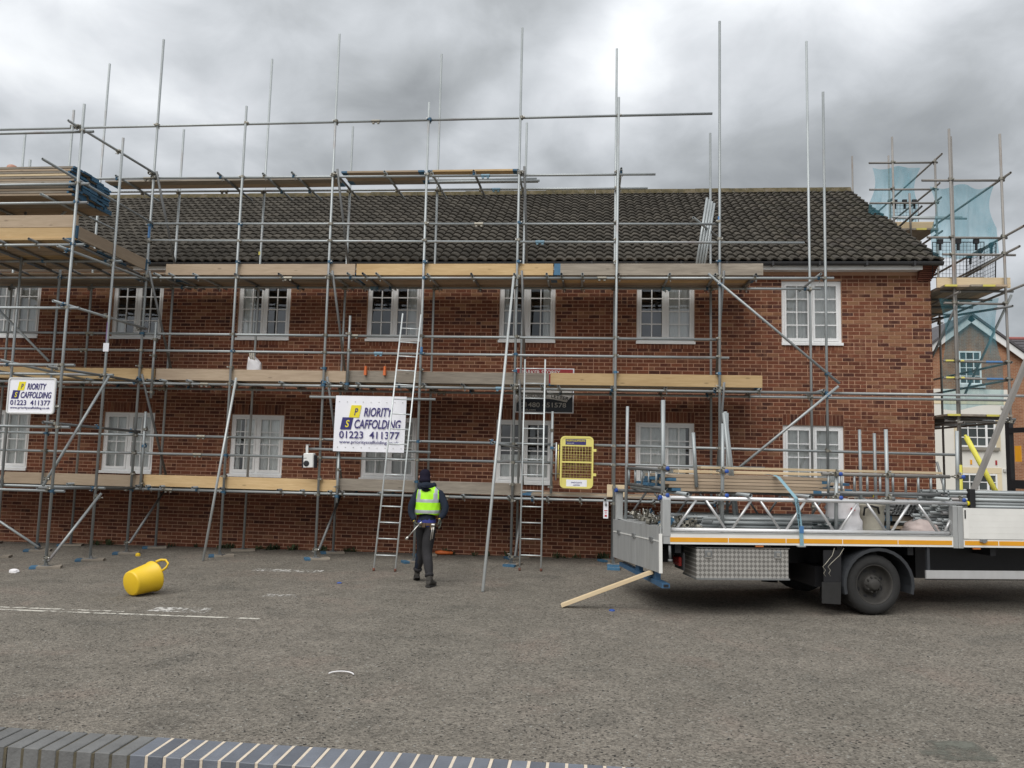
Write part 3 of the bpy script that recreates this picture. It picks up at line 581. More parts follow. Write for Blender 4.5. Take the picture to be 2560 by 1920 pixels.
# ledgers and guard rails, outer then inner
run('ledger', -13.6, 2.6, LYO, 1.165, 1.235, cut=(-8.2, -2.7)); run('ledger', -13.6, 2.6, LYI, 1.17, 1.21, 'galv_dark', cut=(-6.,))
run('ledger', -13.6, 9.2, LYO, 3.275, 3.295, cut=(-7.6, -1.7, 4.3)); run('ledger', -13.6, 8.0, LYI, 3.25, 3.29, cut=(-9., -3.))
run('ledger', -13.6, 4.47, LYO, 5.42, 5.43, cut=(-6.0, .2)); run('ledger', -13.6, 4.5, LYI, 5.44, 5.43, cut=(-4.5, 1.5)); run('ledger', -13.6, 1.2, LYO, 7.53, 7.46, cut=(-9.1, -2.1)); run('ledger', -13.6, 1.12, LYI, 7.57, 7.51, cut=(-7.9, -2.0))
run('guard_rail', -13.6, -.62, LYO, 2.245, 2.245, cut=(-7.6, )); run('guard_rail', .1, 6.56, LYO, 2.25, 2.22); run('guard_rail', -13.6, -.62, LYO, 1.88, 1.90, cut=(-7.65,)); run('guard_rail', .1, 3.2, LYO, 1.90, 1.90)
run('guard_rail', -13.6, 2.34, LYO, 4.29, 4.26, cut=(-10.1, -4.6)); run('guard_rail', -13.6, 2.57, LYO, 3.95, 3.92, cut=(-10.2, -4.1))
run('guard_rail', -8.95, 2.42, LYO, 6.55, 6.47, cut=(-2.2,)); run('guard_rail', -8.95, 3.95, LYO, 6.20, 6.10, cut=(-1.0,)); run('guard_rail', -13.6, 2.27, LYO, 8.61, 8.65, cut=(-4.35, ))
# transoms and decks
def deck(zl, xs, rows, y0=-1.56, y1=-.1, zoff=.05):
    for x in xs:
        t = tube('transom', sc, (x, y0+random.uniform(0, .08), zl+zoff), (x+random.uniform(-.03, .03), y1, zl+zoff), 'galv_dark' if random.random() < .3 else 'galv'); put_cpl(t, (x, LYO, zl), 0); put_cpl(t, (x, LYI, zl), 0)
eav = [-8.71, -8.41, -7.91, -7.05, -6.14, -5.1, -4.73, -4.43, -4.16, -3.16, -2.3, -1.47, -.85, -.57, -.17, .51, 1.46, 2.3, 3.04, 4.19]
dk2 = [-12.2, -10.0, -8.7, -8.42, -7.89, -6.97, -6.01, -5.06, -4.77, -4.47, -3.66, -3.17, -2.41, -1.47, -.9, -.59, .41, 1.4, 2.3, 3.1, 4.22]
dk1 = [-12.2, -10.2, -8.77, -8.6, -8.3, -7.62, -7.07, -5.91, -5.46, -4.91, -4.69, -3.93, -2.35, -1.48, -1.04, -.76, -.15, .31, 1.2, 2.3]
deck(5.425, eav, 5); deck(3.285, dk2, 5); deck(1.20, dk1, 5); deck(7.505, [-9.77, -7.54, -6.62, -6.0, -5.12, -4.11, -3.18, -2.33, -1.45, .54], 0, -1.50, .16)
def boards(z, spans, y0, n, mats):
    for k in range(n):
        for a, b in spans: board('deck_board', sc, ((a+b)/2+random.uniform(-.02, .02), y0+.1125+k*.232, z+random.uniform(0, .004)), b-a-.01, mat=random.choice(mats), ends=('blue_paint', 'blue_paint') if random.random() < .4 else ('', ''))
WM_ = ['wood_old', 'wood_mid', 'wood_old', 'wood_mid', 'wood_new']
boards(5.425+.05+.0242+.021, [(-13.4, -9.5), (-9.5, -8.6), (-8.6, -4.7), (-4.7, -.8), (-.8, 3.15)], -1.345, 5, WM_); boards(3.285+.0952, [(-13.4, -9.4), (-9.4, -8.6), (-8.6, -4.7), (-4.7, -.8), (-.8, 3.15)], -1.345, 5, WM_); boards(1.20+.0952, [(-13.4, -9.5), (-9.5, -8.65), (-8.65, -4.8), (-4.8, -1.2), (-1.2, 2.4)], -1.345, 5, WM_)
boards(7.505+.0952, [(-10.3, -5.2)], -1.0, 2, WM_); boards(7.505+.0952, [(-5.05, -3.35)], -1.33, 3, WM_); boards(7.505+.0952, [(-3.3, -1.45)], -1.33, 1, ['wood_new'])
def toe(a, b, z0, mat, y=OY+.075, h=.225, ends=('', '')): board('toe_board', sc, ((a+b)/2, y, z0+h/2), b-a-.008, h, .038, rx=90, mat=mat, ends=ends)
toe(-8.58, -4.64, 5.487, 'wood_mid'); toe(-4.62, -.73, 5.487, 'wood_new'); toe(-.72, 3.20, 5.487, 'wood_old', ends=('blue_paint', ''))
toe(-12.4, -8.66, 3.352, 'wood_new'); toe(-8.64, -4.73, 3.356, 'wood_mid'); toe(-4.71, -.77, 3.365, 'wood_old'); toe(-.75, 3.17, 3.372, 'wood_new')
toe(-11.7, -8.76, 1.225, 'wood_mid'); toe(-8.74, -4.82, 1.245, 'wood_new'); toe(-4.80, -1.24, 1.275, 'wood_old'); toe(.34, .67, 1.30, 'wood_pale', OY+.04)
# braces
for i, xb in ((2, -8.87), (4, -5.07), (6, -1.33), (8, 2.46)):
    lv = [(7.62, OY, 5.55, IY), (5.55, OY, 3.55, IY), (3.45, OY, 1.45, IY), (.15, OY, 1.12, IY)]
    if i == 8: lv = lv[1:]
    for za, ya, zb_, yb in lv:
        t = tube('brace', sc, (xb, ya-.04, za), (xb+.02, yb+.05, zb_), 'galv_dark'); coupler(t, (xb-.05, ya, za-.1 if za > 1 else za), 90)
t = tube('brace', sc, (2.17, OY-.06, 5.49), (4.50, OY-.06, 3.46)); coupler(t, (2.40, OY-.05, 5.29), 0, True); coupler(t, (4.29, OY-.05, 3.64), 0, True)
t = tube('brace', sc, (4.48, OY-.06, 3.41), (2.72, OY-.06, 1.90)); coupler(t, (4.29, OY-.05, 3.24), 0, True)
t = tube('raker', sc, (-7.07, -2.02, gz(-7)-.0), (-6.90, OY-.06, 3.40), 'galv_bright'); coupler(t, (-6.92, OY-.03, 3.26))
t = tube('raker', sc, (-1.53, -4.35, gz(-1.5)), (-1.48, OY-.08, 5.42), 'galv_bright'); coupler(t, (-1.46, OY-.05, 5.25)); tt = tube('link_tube', sc, (-1.60, -3.05, 2.22), (-1.30, OY-.0, 2.16), 'galv'); coupler(tt, (-1.58, -2.95, 2.22), 90, True)
for x, z0, z1 in ((-8.67, 2.98, 4.51), (-8.755, 1.18, 2.71), (-4.68, 3.2, 4.66), (-4.78, 1.04, 2.02), (-.69, 1.33, 2.86)):
    t = tube('puncheon', sc, (x, OY, z0), (x, OY, z1))
    for zz in (z0+.12, z1-.35, z1-.68 if z1-z0 > 1 else z0+.3): coupler(t, (x, OY, zz), 0)
t = tube('transom', sc, (1.89, -1.5, 6.56), (2.51, -.36, 6.53)); board('deck_board', sc, (-.25, -1.2, 1.318), 1.15, .225, .038, mat='wood_mid')
# loose tubes lying or leaning on the scaffold
for k, (y, dz) in enumerate(((-.72, 0), (-.66, 0), (-.69, .05))): tag(tube('loose_tube', None, (-4.29+.2*k, y, 7.605+dz), (-1.08-.03*k, y, 7.605+dz)), 'grey tube of the three loose tubes lying across the top lift of the scaffold', 'tube', 'loose tubes on the top lift')
for k in range(4): tag(tube('loose_tube', None, (1.98+.052*k, -1.02+.02*k, 5.535), (2.25+.05*k, -.80+.02*k, 7.18-.03*k)), 'grey tube in the bundle leaning in front of the roof tiles', 'tube', 'leaning tube bundle')
# banner and its tubes
for z, a, b in ((3.055, -5.39, -2.92), (2.052, -5.42, -2.98)): tube('banner_tube', sc, (a, OY-.06, z), (b, OY-.06, z-.01))
def logo(par, cx, y, z_top, W, H):                                    # W x H sheet, lettering block drawn relative to it
    def q(name, u0, u1, v0, v1, sk, mat):
        g = G(); p = [(cx+u0*W, z_top-v1*H), (cx+u1*W, z_top-v1*H), (cx+u1*W+sk*W, z_top-v0*H), (cx+u0*W+sk*W, z_top-v0*H)]; g.ext(p, y-.002, y); put(name, g.mesh(name, mat), par)
    q('yellow_block', -.30, -.155, .145, .38, .03, 'sign_yellow'); q('navy_block', -.42, -.265, .38, .61, .03, 'navy')
    tx = lambda s, u, v, sz, mat, fit, sh=.22, bo=.017: text('lettering', s, sz*H, par, T_(cx+u*W, y-.004, z_top-v*H) @ FRONT, mat, sh, 1, 'CENTER', .001, fit*W, bo)
    tx('P', -.205, .335, .19, 'text_navy', .055); tx('S', -.325, .565, .19, 'sign_yellow', .06); tx('RIORITY', .105, .352, .235, 'text_navy', .41); tx('CAFFOLDING', .105, .582, .235, 'text_navy', .66)
    tx('01223  411377', .0, .775, .19, 'text_navy', .86, 0., .012); tx('www.priorityscaffolding.co.uk', .0, .875, .085, 'text_navy', .85, 0., .006)
bn = thing('banner', 'white sheet banner with yellow and navy lettering tied between tubes beside the ladder', 'banner', T_(-4.17, OY-.1, 2.0))
g = G(); n = 24; rs = []
for k in range(9):
    z = 3.085-(3.085-2.02)*k/8; rs.append([(-4.855-.015*k/8+1.385*i/n, OY-.098-.004*math.sin(i*.9+k*.5)-.003*math.sin(i*2.1), z) for i in range(n+1)])
g.rings(rs, 0, True, None, False, False); g.rings([[(p[0], p[1]+.002, p[2]) for p in r] for r in reversed(rs)], 0, True, None, False, False)
put('sheet', g.mesh('sheet', 'sign_white'), bn); logo(bn, -4.17, OY-.109, 3.05, 1.37, 1.0)
g = G(); g.lathe([(.009, 0), (.009, .002)], 8, caps=True); EYE = g.mesh('eyelet', 'steel_bolt')
for i in range(9):
    for z in (2.97, 2.10): put('eyelet', EYE, bn, T_(-4.78+.155*i, OY-.107, z) @ RX(90))
# yellow access gate
gt = thing('ladder_gate', 'yellow mesh access gate hanging on the lowest deck right of the second ladder', 'gate', T_(-.22, OY-.03, 1.3))
x0, x1, z0, z1 = -.53, .085, 1.44, 2.405; y = OY-.04
def rrect(x0, x1, z0, z1, r, n=6): return [(cx+r*math.cos(a), cz+r*math.sin(a)) for cx, cz, a0 in ((x1-r, z1-r, 0), (x0+r, z1-r, 90), (x0+r, z0+r, 180), (x1-r, z0+r, 270)) for a in [R(a0+90*i/n) for i in range(n+1)]]
g = G(); a = rrect(x0, x1, z0, z1, .085); b = rrect(x0+.032, x1-.032, z0+.032, z1-.032, .06)
rs = [[(p[0], yy, p[1]) for p in q_] for q_, yy in ((a, y-.014), (a, y+.014), (b, y+.014), (b, y-.014), (a, y-.014))]; g.rings(rs, 0, False, None, False); put('frame', g.mesh('frame', 'gate_yellow'), gt)
g = G(); g.box(x0+.03, x1-.03, y-.006, y+.006, 2.215, z1-.03); put('top_panel', g.mesh('top_panel', 'gate_yellow'), gt); g = G(); g.box(x0+.03, x1-.03, y-.006, y+.006, z0+.03, 1.628); put('bottom_panel', g.mesh('bottom_panel', 'gate_yellow'), gt)
g = G(); g.box(x0+.03, x1-.03, y-.012, y+.012, 1.908, 1.94); put('middle_rail', g.mesh('middle_rail', 'gate_yellow'), gt)
vw = G(); vw.tube((0, 0, 0), (0, 0, .59), .0024, 5); vwm = vw.mesh('wire', 'gate_yellow'); hw = G(); hw.tube((0, 0, 0), (x1-x0-.06, 0, 0), .0024, 5); hwm = hw.mesh('wire', 'gate_yellow')
for i in range(11): put('wire', vwm, gt, T_(x0+.045+i*.0525, y, 1.627))
for i in range(12): put('wire', hwm, gt, T_(x0+.03, y+.004, 1.665+i*.0505))
g = G(); g.box(-.245-.19, -.245+.19, y-.009, y-.0062, 2.245, 2.35); put('navy_label', g.mesh('navy_label', 'navy'), gt); text('lettering', 'PRIORITY & SCAFFOLDING', .045, gt, T_(-.245, y-.011, 2.305) @ FRONT, 'sign_yellow', .15, fit=.35); text('lettering', '01223 411377', .026, gt, T_(-.345, y-.011, 2.262) @ FRONT, 'text_white', 0, fit=.14)
g = G(); g.box(-.22-.19, -.22+.19, y-.009, y-.0062, 1.475, 1.60); put('white_label', g.mesh('white_label', 'sign_white'), gt); text('lettering', 'PRIORITY', .035, gt, T_(-.22, y-.011, 1.515) @ FRONT @ RZ(180), 'text_navy', .15, fit=.13); text('lettering', 'SCAFFOLDING', .035, gt, T_(-.22, y-.011, 1.56) @ FRONT @ RZ(180), 'text_navy', .15, fit=.2)
for z in (2.15, 1.70): g = G(); g.box(x1-.004, x1+.055, y-.02, y+.02, z-.025, z+.025); put('catch', g.mesh('catch', 'gate_yellow'), gt)
tube('hinge_tube', gt, (-.605, OY-.04, 1.58), (-.605, OY-.04, 2.28), 'alu', .014); tube('hinge_rod', gt, (-.565, OY-.04, 1.62), (-.565, OY-.04, 2.24), 'gate_yellow', .010)
for z in (1.70, 2.14): tube('hinge_arm', gt, (-.69, OY-.035, z), (-.535, OY-.04, z), 'zinc', .012)
# ladders
def ladder(label, fl, fr, tl, tr, n, par=None):
    fl, fr, tl, tr = map(Vector, (fl, fr, tl, tr)); t = thing('ladder', label, 'ladder', T_(*((fl+fr)/2)), 'aluminium ladders')
    for a, b in ((fl, tl), (fr, tr)): s_ = tube('stile', t, a+Vector((0, 0, .02)), b, 'galv_bright', .0155); put('rubber_foot', FOOT, s_, T_(*a))
    L = (tl-fl).length
    for k in range(n):
        f = (.27+k*.285)/L
        if f < .99: tube('rung', t, fl.lerp(tl, f), fr.lerp(tr, f), 'galv_bright', .0115)
g = G(); g.lathe([(.020, 0), (.022, .02), (.019, .05)], 10, caps=True); FOOT = g.mesh('rubber_foot', 'red_brick_plain')
ladder('aluminium ladder beside the banner, reaching above the second deck in front of an upper window', (-3.67, -2.62, gz(-3.6)), (-3.29, -2.62, gz(-3.3)), (-3.61, OY-.1, 4.69), (-3.25, OY-.1, 4.67), 17)
ladder('shorter aluminium ladder between the long leaning pole and the yellow gate', (-1.19, -2.05, gz(-1)), (-.81, -2.05, gz(-1)), (-1.22, OY-.12, 3.83), (-.84, OY-.12, 3.83), 14)
# small things on the scaffold
rd = thing('site_radio', 'white site radio with a round black speaker hanging from a tube left of the banner', 'radio', T_(-5.3, OY-.1, 1.69))
RMx = T_(-5.305, OY-.12, 1.70) @ RY(-2); g = G(); g.bbox(-.10, .10, -.075, .05, 0, .268, .015, 0, RMx); put('casing', g.mesh('casing', 'radio_white'), rd)
g = G(); g.bbox(.098, .132, -.07, .07, -.01, .23, .012, 0, RMx); g.bbox(-.135, -.098, -.06, .07, -.01, .23, .012, 0, RMx); g.box(-.1, .1, .05, .06, .0, .24, 0, RMx); put('bumper', g.mesh('bumper', 'plastic_dark'), rd)
g = G(); g.lathe([(.055, 0), (.055, .008), (.040, .012), (.012, .006), (0.001, .008)], 20, 0, RMx @ T_(-.035, -.075, .075) @ RX(90), True); put('speaker', g.mesh('speaker', 'black'), rd)
g = G(); g.box(-.055, -.012, -.06, -.04, .26, .43, 0, RMx); g.box(-.055, -.012, -.06, .06, .42, .435, 0, RMx); put('handle', g.mesh('handle', 'radio_white'), rd)
g = G(); g.box(-.095, -.03, -.078, -.0755, .172, .180, 0, RMx); put('logo_mark', g.mesh('logo_mark', 'text_black'), rd)
tg = thing('scaffold_tag', 'white hanging tag with red marks on the lowest tube beside the truck', 'tag', T_(.32, OY-.05, .92))
g = G(); g.box(.28, .37, OY-.05, OY-.046, .91, 1.22); put('card', g.mesh('card', 'sign_white'), tg); g = G(); g.lathe([(.022, 0), (.022, .03)], 10, 0, T_(.325, OY-.05, 1.165) @ RX(90), True, True); put('holder', g.mesh('holder', 'galv_dark'), tg)
g = G(); g.box(.305, .347, OY-.053, OY-.0505, .94, .975); g.box(.295, .355, OY-.053, OY-.0505, 1.045, 1.06); g.lathe([(.018, 0), (.018, .002), (.012, .002)], 14, 0, T_(.325, OY-.0505, 1.012) @ RX(90), False); put('red_mark', g.mesh('red_mark', 'text_red'), tg)
for x, nm in ((-4.33, 'left'), (-3.95, 'right')):
    g = G(); g.bbox(-.02, .02, -.03, .03, 0, .075, .006); g.box(-.024, .024, -.04, .04, -.10, -.004); tag(put('toe_board_clip', g.mesh('toe_board_clip', 'orange_plastic'), None, T_(x, OY+.02, 3.60)), 'small orange clip on the second-deck toe board, %s one of the two' % nm, 'clip', 'orange clips')
def sack(name, label, x, y, z, w, d, h, mat, sd, lean=0.):
    r = random.Random(sd); g = G(); rs = []; n = 20
    for k in range(9):
        f = k/8; s = (1-.10*f*f) if k < 7 else (.82 if k == 7 else .6); rs.append([(w/2*s*math.copysign(abs(math.cos(a))**.7, math.cos(a))*(1+r.uniform(-.07, .07))+lean*f, d/2*s*math.copysign(abs(math.sin(a))**.7, math.sin(a))*(1+r.uniform(-.07, .07)), h*f*(1+r.uniform(-.03, .03))) for a in [2*math.pi*i/n for i in range(n)]])
    g.rings(rs, 0, True); return tag(put(name, g.mesh(name, mat), None, T_(x, y, z)), label, 'bag')
bg = thing('rubble_bag', 'small white crumpled bag with straps standing on the second deck', 'bag', T_(-6.76, -1.0, 3.41))
g = G(); r_ = random.Random(4); n = 18; rs = []
tops = [.36+.10*math.cos(a-2.6)+.05*math.cos(3*a) for a in [2*math.pi*i/n for i in range(n)]]
for k in range(8):
    f = k/7; rs.append([(-6.76+.165*(1-.22*f)*math.copysign(abs(math.cos(a))**.6, math.cos(a))*(1+r_.uniform(-.05, .05)), -1.0+.14*(1-.3*f)*math.sin(a)*(1+r_.uniform(-.08, .08)), 3.40+tops[i]*f*1.15) for i, a in enumerate([2*math.pi*i/n for i in range(n)])])
g.rings(rs, 0, True); put('sack', g.mesh('sack', 'cloth_white'), bg)
for dx, tz in ((-.05, 4.0), (-.015, 4.02), (.03, 3.96)): g = G(); g.path([(-6.80+dx, -1.0, 3.75), (-6.82+dx, -1.02, tz)], .014, 6, flat=(1, .3)); put('strap', g.mesh('strap', 'canvas'), bg)
for x, y, z, rz in ((-8.2, -1.3, 3.46, 20), (-1.0, -1.30, 1.345, 0)): pass

# ------------------------------------------------------------------ projecting loading bay on the left
by = thing('loading_bay_scaffold', 'projecting tube scaffold bay at the left edge with a boarded top deck', 'scaffold', T_(-10, -2.8, gz(-10)))
FY, MY = -3.45, -2.45
def btube(nm, a, b, m='galv', cp=()):
    t = tube(nm, by, a, b, m)
    for p, rz in cp: coupler(t, p, rz)
    return t
pc = btube('standard', (-9.12, FY, gz(-9)+.05), (-9.10, FY, 8.10)); pe = btube('standard', (-9.0, MY, gz(-9)+.05), (-8.98, MY, 7.9))
for x in (-10.98, -12.85): btube('standard', (x, FY, gz(x)+.05), (x, FY, 8.1)); btube('standard', (x+.12, MY, gz(x)+.05), (x+.12, MY, 7.5))
for x, y in ((-9.10, FY), (-8.98, MY), (-10.96, FY), (-10.85, MY), (-12.85, FY), (-12.73, MY)): base(by, x, y, 22)
for z in (7.61, 6.645, 6.30, 5.535, 4.40, 3.39, 2.31, 1.215): coupler(pc, (-9.12, FY, z), 0, None); btube('guard_rail' if z in (7.61, 6.30, 4.40, 2.31) else 'ledger', (-13.6, FY+.05, z-.01), (-8.92, FY+.05, z))
for z in (5.50, 3.33, 1.235): coupler(pe, (-9.0, MY, z), 0); btube('ledger', (-13.6, MY+.05, z), (-8.85, MY+.05, z), 'galv')
# return rails along the side
for za, zb_, mt in ((7.70, 7.58, 'galv'), (4.47, 4.38, 'galv'), (2.38, 2.31, 'galv_dark'), (5.44, 5.37, 'galv'), (3.33, 3.30, 'galv_dark'), (1.27, 1.20, 'galv_dark')):
    btube('return_rail', (-9.22, FY-.22, za), (-8.90, OY+.08, zb_), mt, (((-9.16, FY, za-.01), 90), ((-9.02, MY, (za+zb_)/2), 90), ((-8.96, OY-.05, zb_), 90)))
btube('brace', (-9.05, FY-.04, .04), (-8.88, MY, 1.14), cp=(((-9.08, FY, .10), 90), ((-8.93, MY, 1.06), 90))); btube('brace', (-9.24, FY-.06, 1.30), (-8.90, MY, 3.30), 'galv', (((-9.2, FY, 1.42), 90),)); btube('return_rail', (-9.25, FY-.72, 6.80), (-8.92, OY+.05, 6.55), 'galv'); btube('brace', (-12.07, OY-.06, 4.75), (-10.86, OY-.06, 3.69), 'galv'); btube('brace', (-12.4, OY-.06, .9), (-10.74, OY-.06, .02+gz(-10)+.06), 'galv', (((-10.83, OY, .0), 0),))
btube('brace', (-10.9, MY, 5.7), (-9.6, MY, 6.85), 'galv')
for k, x in enumerate((-13., -12.2, -11.6, -10.9, -10.45, -9.82, -9.17)):
    t = btube('transom', (x, FY-.16, 5.585), (x+.02, OY+.35, 5.50), 'galv_dark'); put_cpl(t, (x, FY+.05, 5.535)); put_cpl(t, (x, MY+.05, 5.50))
    if k in (1, 3, 5): t = btube('transom', (x-.35, FY-.14, 3.44), (x-.33, OY+.1, 3.34), 'galv'); put_cpl(t, (x-.35, FY+.05, 3.39))
for k in range(8):
    for a, b in ((-13.3, -10.95), (-10.94, -9.13)): board('deck_board', by, ((a+b)/2, FY+.13+k*.232, 5.632-.010*k), b-a-.01, mat=random.choice(WM_), ends=('', 'blue_paint') if random.random() < .6 else ('', ''), rx=-.4)
for z, m in ((5.625, 'wood_new'), (5.855, 'wood_mid')): board('toe_board', by, (-11.1, FY+.075, z+.1125), 4.0, .225, .038, rx=90, mat=m)
dv = Vector((-8.98-(-9.10), OY-.1-FY, 0)); board('toe_board', by, (-9.02, (FY+OY)/2, 5.72), 2.0, .225, .038, rz=math.degrees(math.atan2(dv.y, dv.x)), ry=2.6, rx=90, mat='wood_mid', ends=('blue_paint', 'blue_paint'), paint=.05)
band(pe, -8.995, MY, 3.95, 4.32, 'purple_tape'); g = G(); g.box(-.055, .055, -.006, 0, 0, .16); put('clip_plate', g.mesh('clip_plate', 'sign_white'), pe, T_(-8.985, MY-.028, 3.76))
for z in (6.56, ):
    for x in (-12.6, -11.2, -9.75): btube('transom', (x, FY-.05 if x > -10 else FY+.0, 6.43), (x, OY+.1, 6.43), 'galv')
# the stack of boards with blue ends
for k in range(12):
    for c in range(5):
        xr = -9.28+random.uniform(-.07, .06)-.05*c*.3; L = 3.9; m = 'wood_pale' if (c == 0 and k in (4, 8)) else random.choice(['wood_mid', 'wood_mid', 'wood_old'])
        tag(board('scaffold_board', None, (xr-L/2, FY+.10+.1125+c*.237, 6.476+.0455*k+.0), L, .225, .038, mat=m, ends=('', 'blue_paint'), paint=.035, rz=random.uniform(-.25, .25)), 'scaffold board in the blue-ended stack high on the left bay', 'board', 'stack of boards on the left bay')
# sign plate on the bay
pl = thing('company_sign', 'white round-cornered sign plate with yellow and navy lettering on the left scaffold bay', 'sign', T_(-9.6, FY-.06, 2.5))
g = G(); a = rrect(-10.03, -9.15, 2.525, 3.15, .05); g.ext(a, FY-.065, FY-.05); put('plate', g.mesh('plate', 'sign_white'), pl); g = G(); b = rrect(-10.02+.012, -9.16-.012, 2.535+.012, 3.14-.012, .04); a = rrect(-10.03, -9.15, 2.525, 3.15, .05)
g.rings([[(p[0], yy, p[1]) for p in q_] for q_, yy in ((a, FY-.066), (a, FY-.078), (b, FY-.078), (b, FY-.066))], 0, False, None, False); put('rim', g.mesh('rim', 'fascia'), pl); logo(pl, -9.60, FY-.067, 3.17, .86, .64)
for z in (2.66, 3.02): coupler(pl, (-9.13, FY, z), 90, False)

# ------------------------------------------------------------------ scaffold round the right-hand gable
gs = thing('gable_scaffold', 'weathered tube scaffold with nets beyond the right-hand gable of the brick building', 'scaffold', T_(7.5, 1, gz(7.5)))
AX, BX = 7.02, 7.97; GY = [-.38, 2.45, 5.2, 8.2]
for x, y, z in ((AX, -.38, 8.69), (AX+.05, -.33, 8.55), (BX, -.38, 8.57), (AX, 2.45, 9.75), (BX, 2.45, 9.2), (AX, 5.2, 10.4), (BX, 5.2, 10.4), (AX, 8.2, 8.6), (BX, 8.2, 8.6)):
    s_ = tube('standard', gs, (x, y, gz(x)+.04), (x, y, z), 'galv_old')
    for zz in ([7.66, 6.50, 6.16, 5.19, 4.05, 3.72, 2.89] if y < 1 else [9.14, 8.5, 8.16, 7.5, 5.3, 3.0]):
        if zz < z and not (x == AX+.05): coupler(s_, (x, y, zz), 0, False)
def gt_(nm, a, b, m='galv_old'): return tube(nm, gs, a, b, m)
for z, x0, x1 in ((7.66, 6.50, 8.05), (6.50, 6.57, 8.06), (6.16, 6.85, 8.2), (5.19, 6.85, 8.0), (4.05, 6.80, 8.0), (3.72, 6.80, 8.02), (2.89, 6.80, 8.05)):
    t = gt_('guard_rail' if z > 3 else 'ledger', (x0, -.33, z), (x1, -.33, z-.02))
    if z in (4.05, 3.72): g = G(); g.lathe([(.0255, 0), (.0255, .34)], 10, 0, RY(90)); put('tape_band', g.mesh('tape_band', 'yellow_tape'), t, T_(6.84, -.33, z)); g = G(); g.lathe([(.0255, 0), (.0255, .30)], 10, 0, RY(90)); put('tape_band', g.mesh('tape_band', 'blue_tape'), t, T_(7.58, -.33, z-.013))
for z in (9.14, 8.49, 8.16): gt_('guard_rail', (6.50, 2.5, z), (8.05, 2.5, z-.01))
gt_('guard_rail', (6.95, 2.38, 7.78), (8.5, 2.38, 7.77), 'galv'); gt_('guard_rail', (7.05, 2.30, 7.73), (8.56, 2.30, 7.71), 'galv'); gt_('puncheon', (7.33, 2.30, 7.3), (7.32, 2.30, 8.32)); gt_('brace', (AX, .95, 7.56), (AX, 2.6, 7.46), 'galv_dark')
for y0, z0, y1, z1 in ((-.62, 7.69, 4.9, 7.66), (-1.0, 6.52, 3.4, 6.50), (-.82, 6.18, 3.4, 6.15), (-1.03, 5.42, 4.6, 5.40), (-.4, 4.03, 3.4, 4.05), (-.4, 3.70, 3.4, 3.72), (-.4, 2.9, 4.6, 2.9), (2.2, 9.22, 6.4, 9.15), (2.35, 8.58, 5.4, 8.56), (2.30, 8.22, 5.6, 8.16), (2.3, 7.42, 5.6, 7.40)): gt_('side_rail', (BX+.05, y0, z0), (BX+.05, y1, z1))
for z in (5.35, 2.85, 7.40): gt_('side_rail', (AX, -.6 if z < 7 else 2.2, z), (AX, 5.6, z))
gt_('brace', (BX+.08, -.42, 5.33), (BX+.08, 1.55, 3.58), 'galv'); gt_('brace', (AX-.0, -.44, 5.10), (AX-.04, 2.2, 3.0), 'galv_dark'); gt_('brace', (BX, -.6, 5.08), (AX, 2.5, 5.25), 'galv_dark')
gt_('transom', (BX-.35, -1.05, 5.95), (BX-.35, 1.7, 5.85), 'galv_old')
for y in (-.2, .6, 1.4, 2.2, 3.0, 3.8): gt_('transom', (6.85, y, 5.45), (8.2, y, 5.45), 'galv_dark'); gt_('transom', (6.85, y, 2.95), (8.15, y, 2.95), 'galv_dark')
for k in range(5):
    for z, ya, yb in ((5.495, -.5, 3.4), (2.997, -.5, 3.4), (7.50, 2.4, 5.6)):
        board('deck_board', gs, (AX-.11+k*.232, (ya+yb)/2+random.uniform(-.03, .03), z), yb-ya, rz=90, mat=random.choice(['wood_old', 'wood_mid']), ends=('yellow_tape', '') if k in (0, 3) else ('', ''), paint=.04)
board('toe_board', gs, (7.42, -.29, 5.60), 1.36, .20, .038, rx=90, mat='wood_pale'); board('toe_board', gs, (7.40, 2.55, 7.62), 1.05, .19, .038, rx=90, mat='wood_pale'); board('toe_board', gs, (BX-.04, 1.6, 5.60), 3.6, .20, .038, rz=90, rx=90, mat='wood_mid'); board('toe_board', gs, (BX-.04, 4.0, 7.62), 2.9, .20, .038, rz=90, rx=90, mat='wood_mid')
# yellow foam sleeves low on the gable scaffold
t = gt_('brace', (7.10, -.46, 2.62), (7.95, -.46, .9), 'tube_yellow'); g = G(); A = axM((7.12, -.46, 2.58), (7.90, -.46, .98)); g.lathe([(.026, 0), (.047, 0), (.047, 1.7), (.026, 1.7)], 12, 0, A); put('foam_sleeve', g.mesh('foam_sleeve', 'tube_yellow'), t)
g = G(); g.lathe([(.026, 0), (.045, 0), (.045, 1.6), (.026, 1.6)], 12); put('foam_sleeve', g.mesh('foam_sleeve', 'tube_yellow'), gs, T_(AX, -.38, .45)); gt_('brace', (6.60, -.40, 2.1), (6.92, -.40, .8), 'galv_dark')
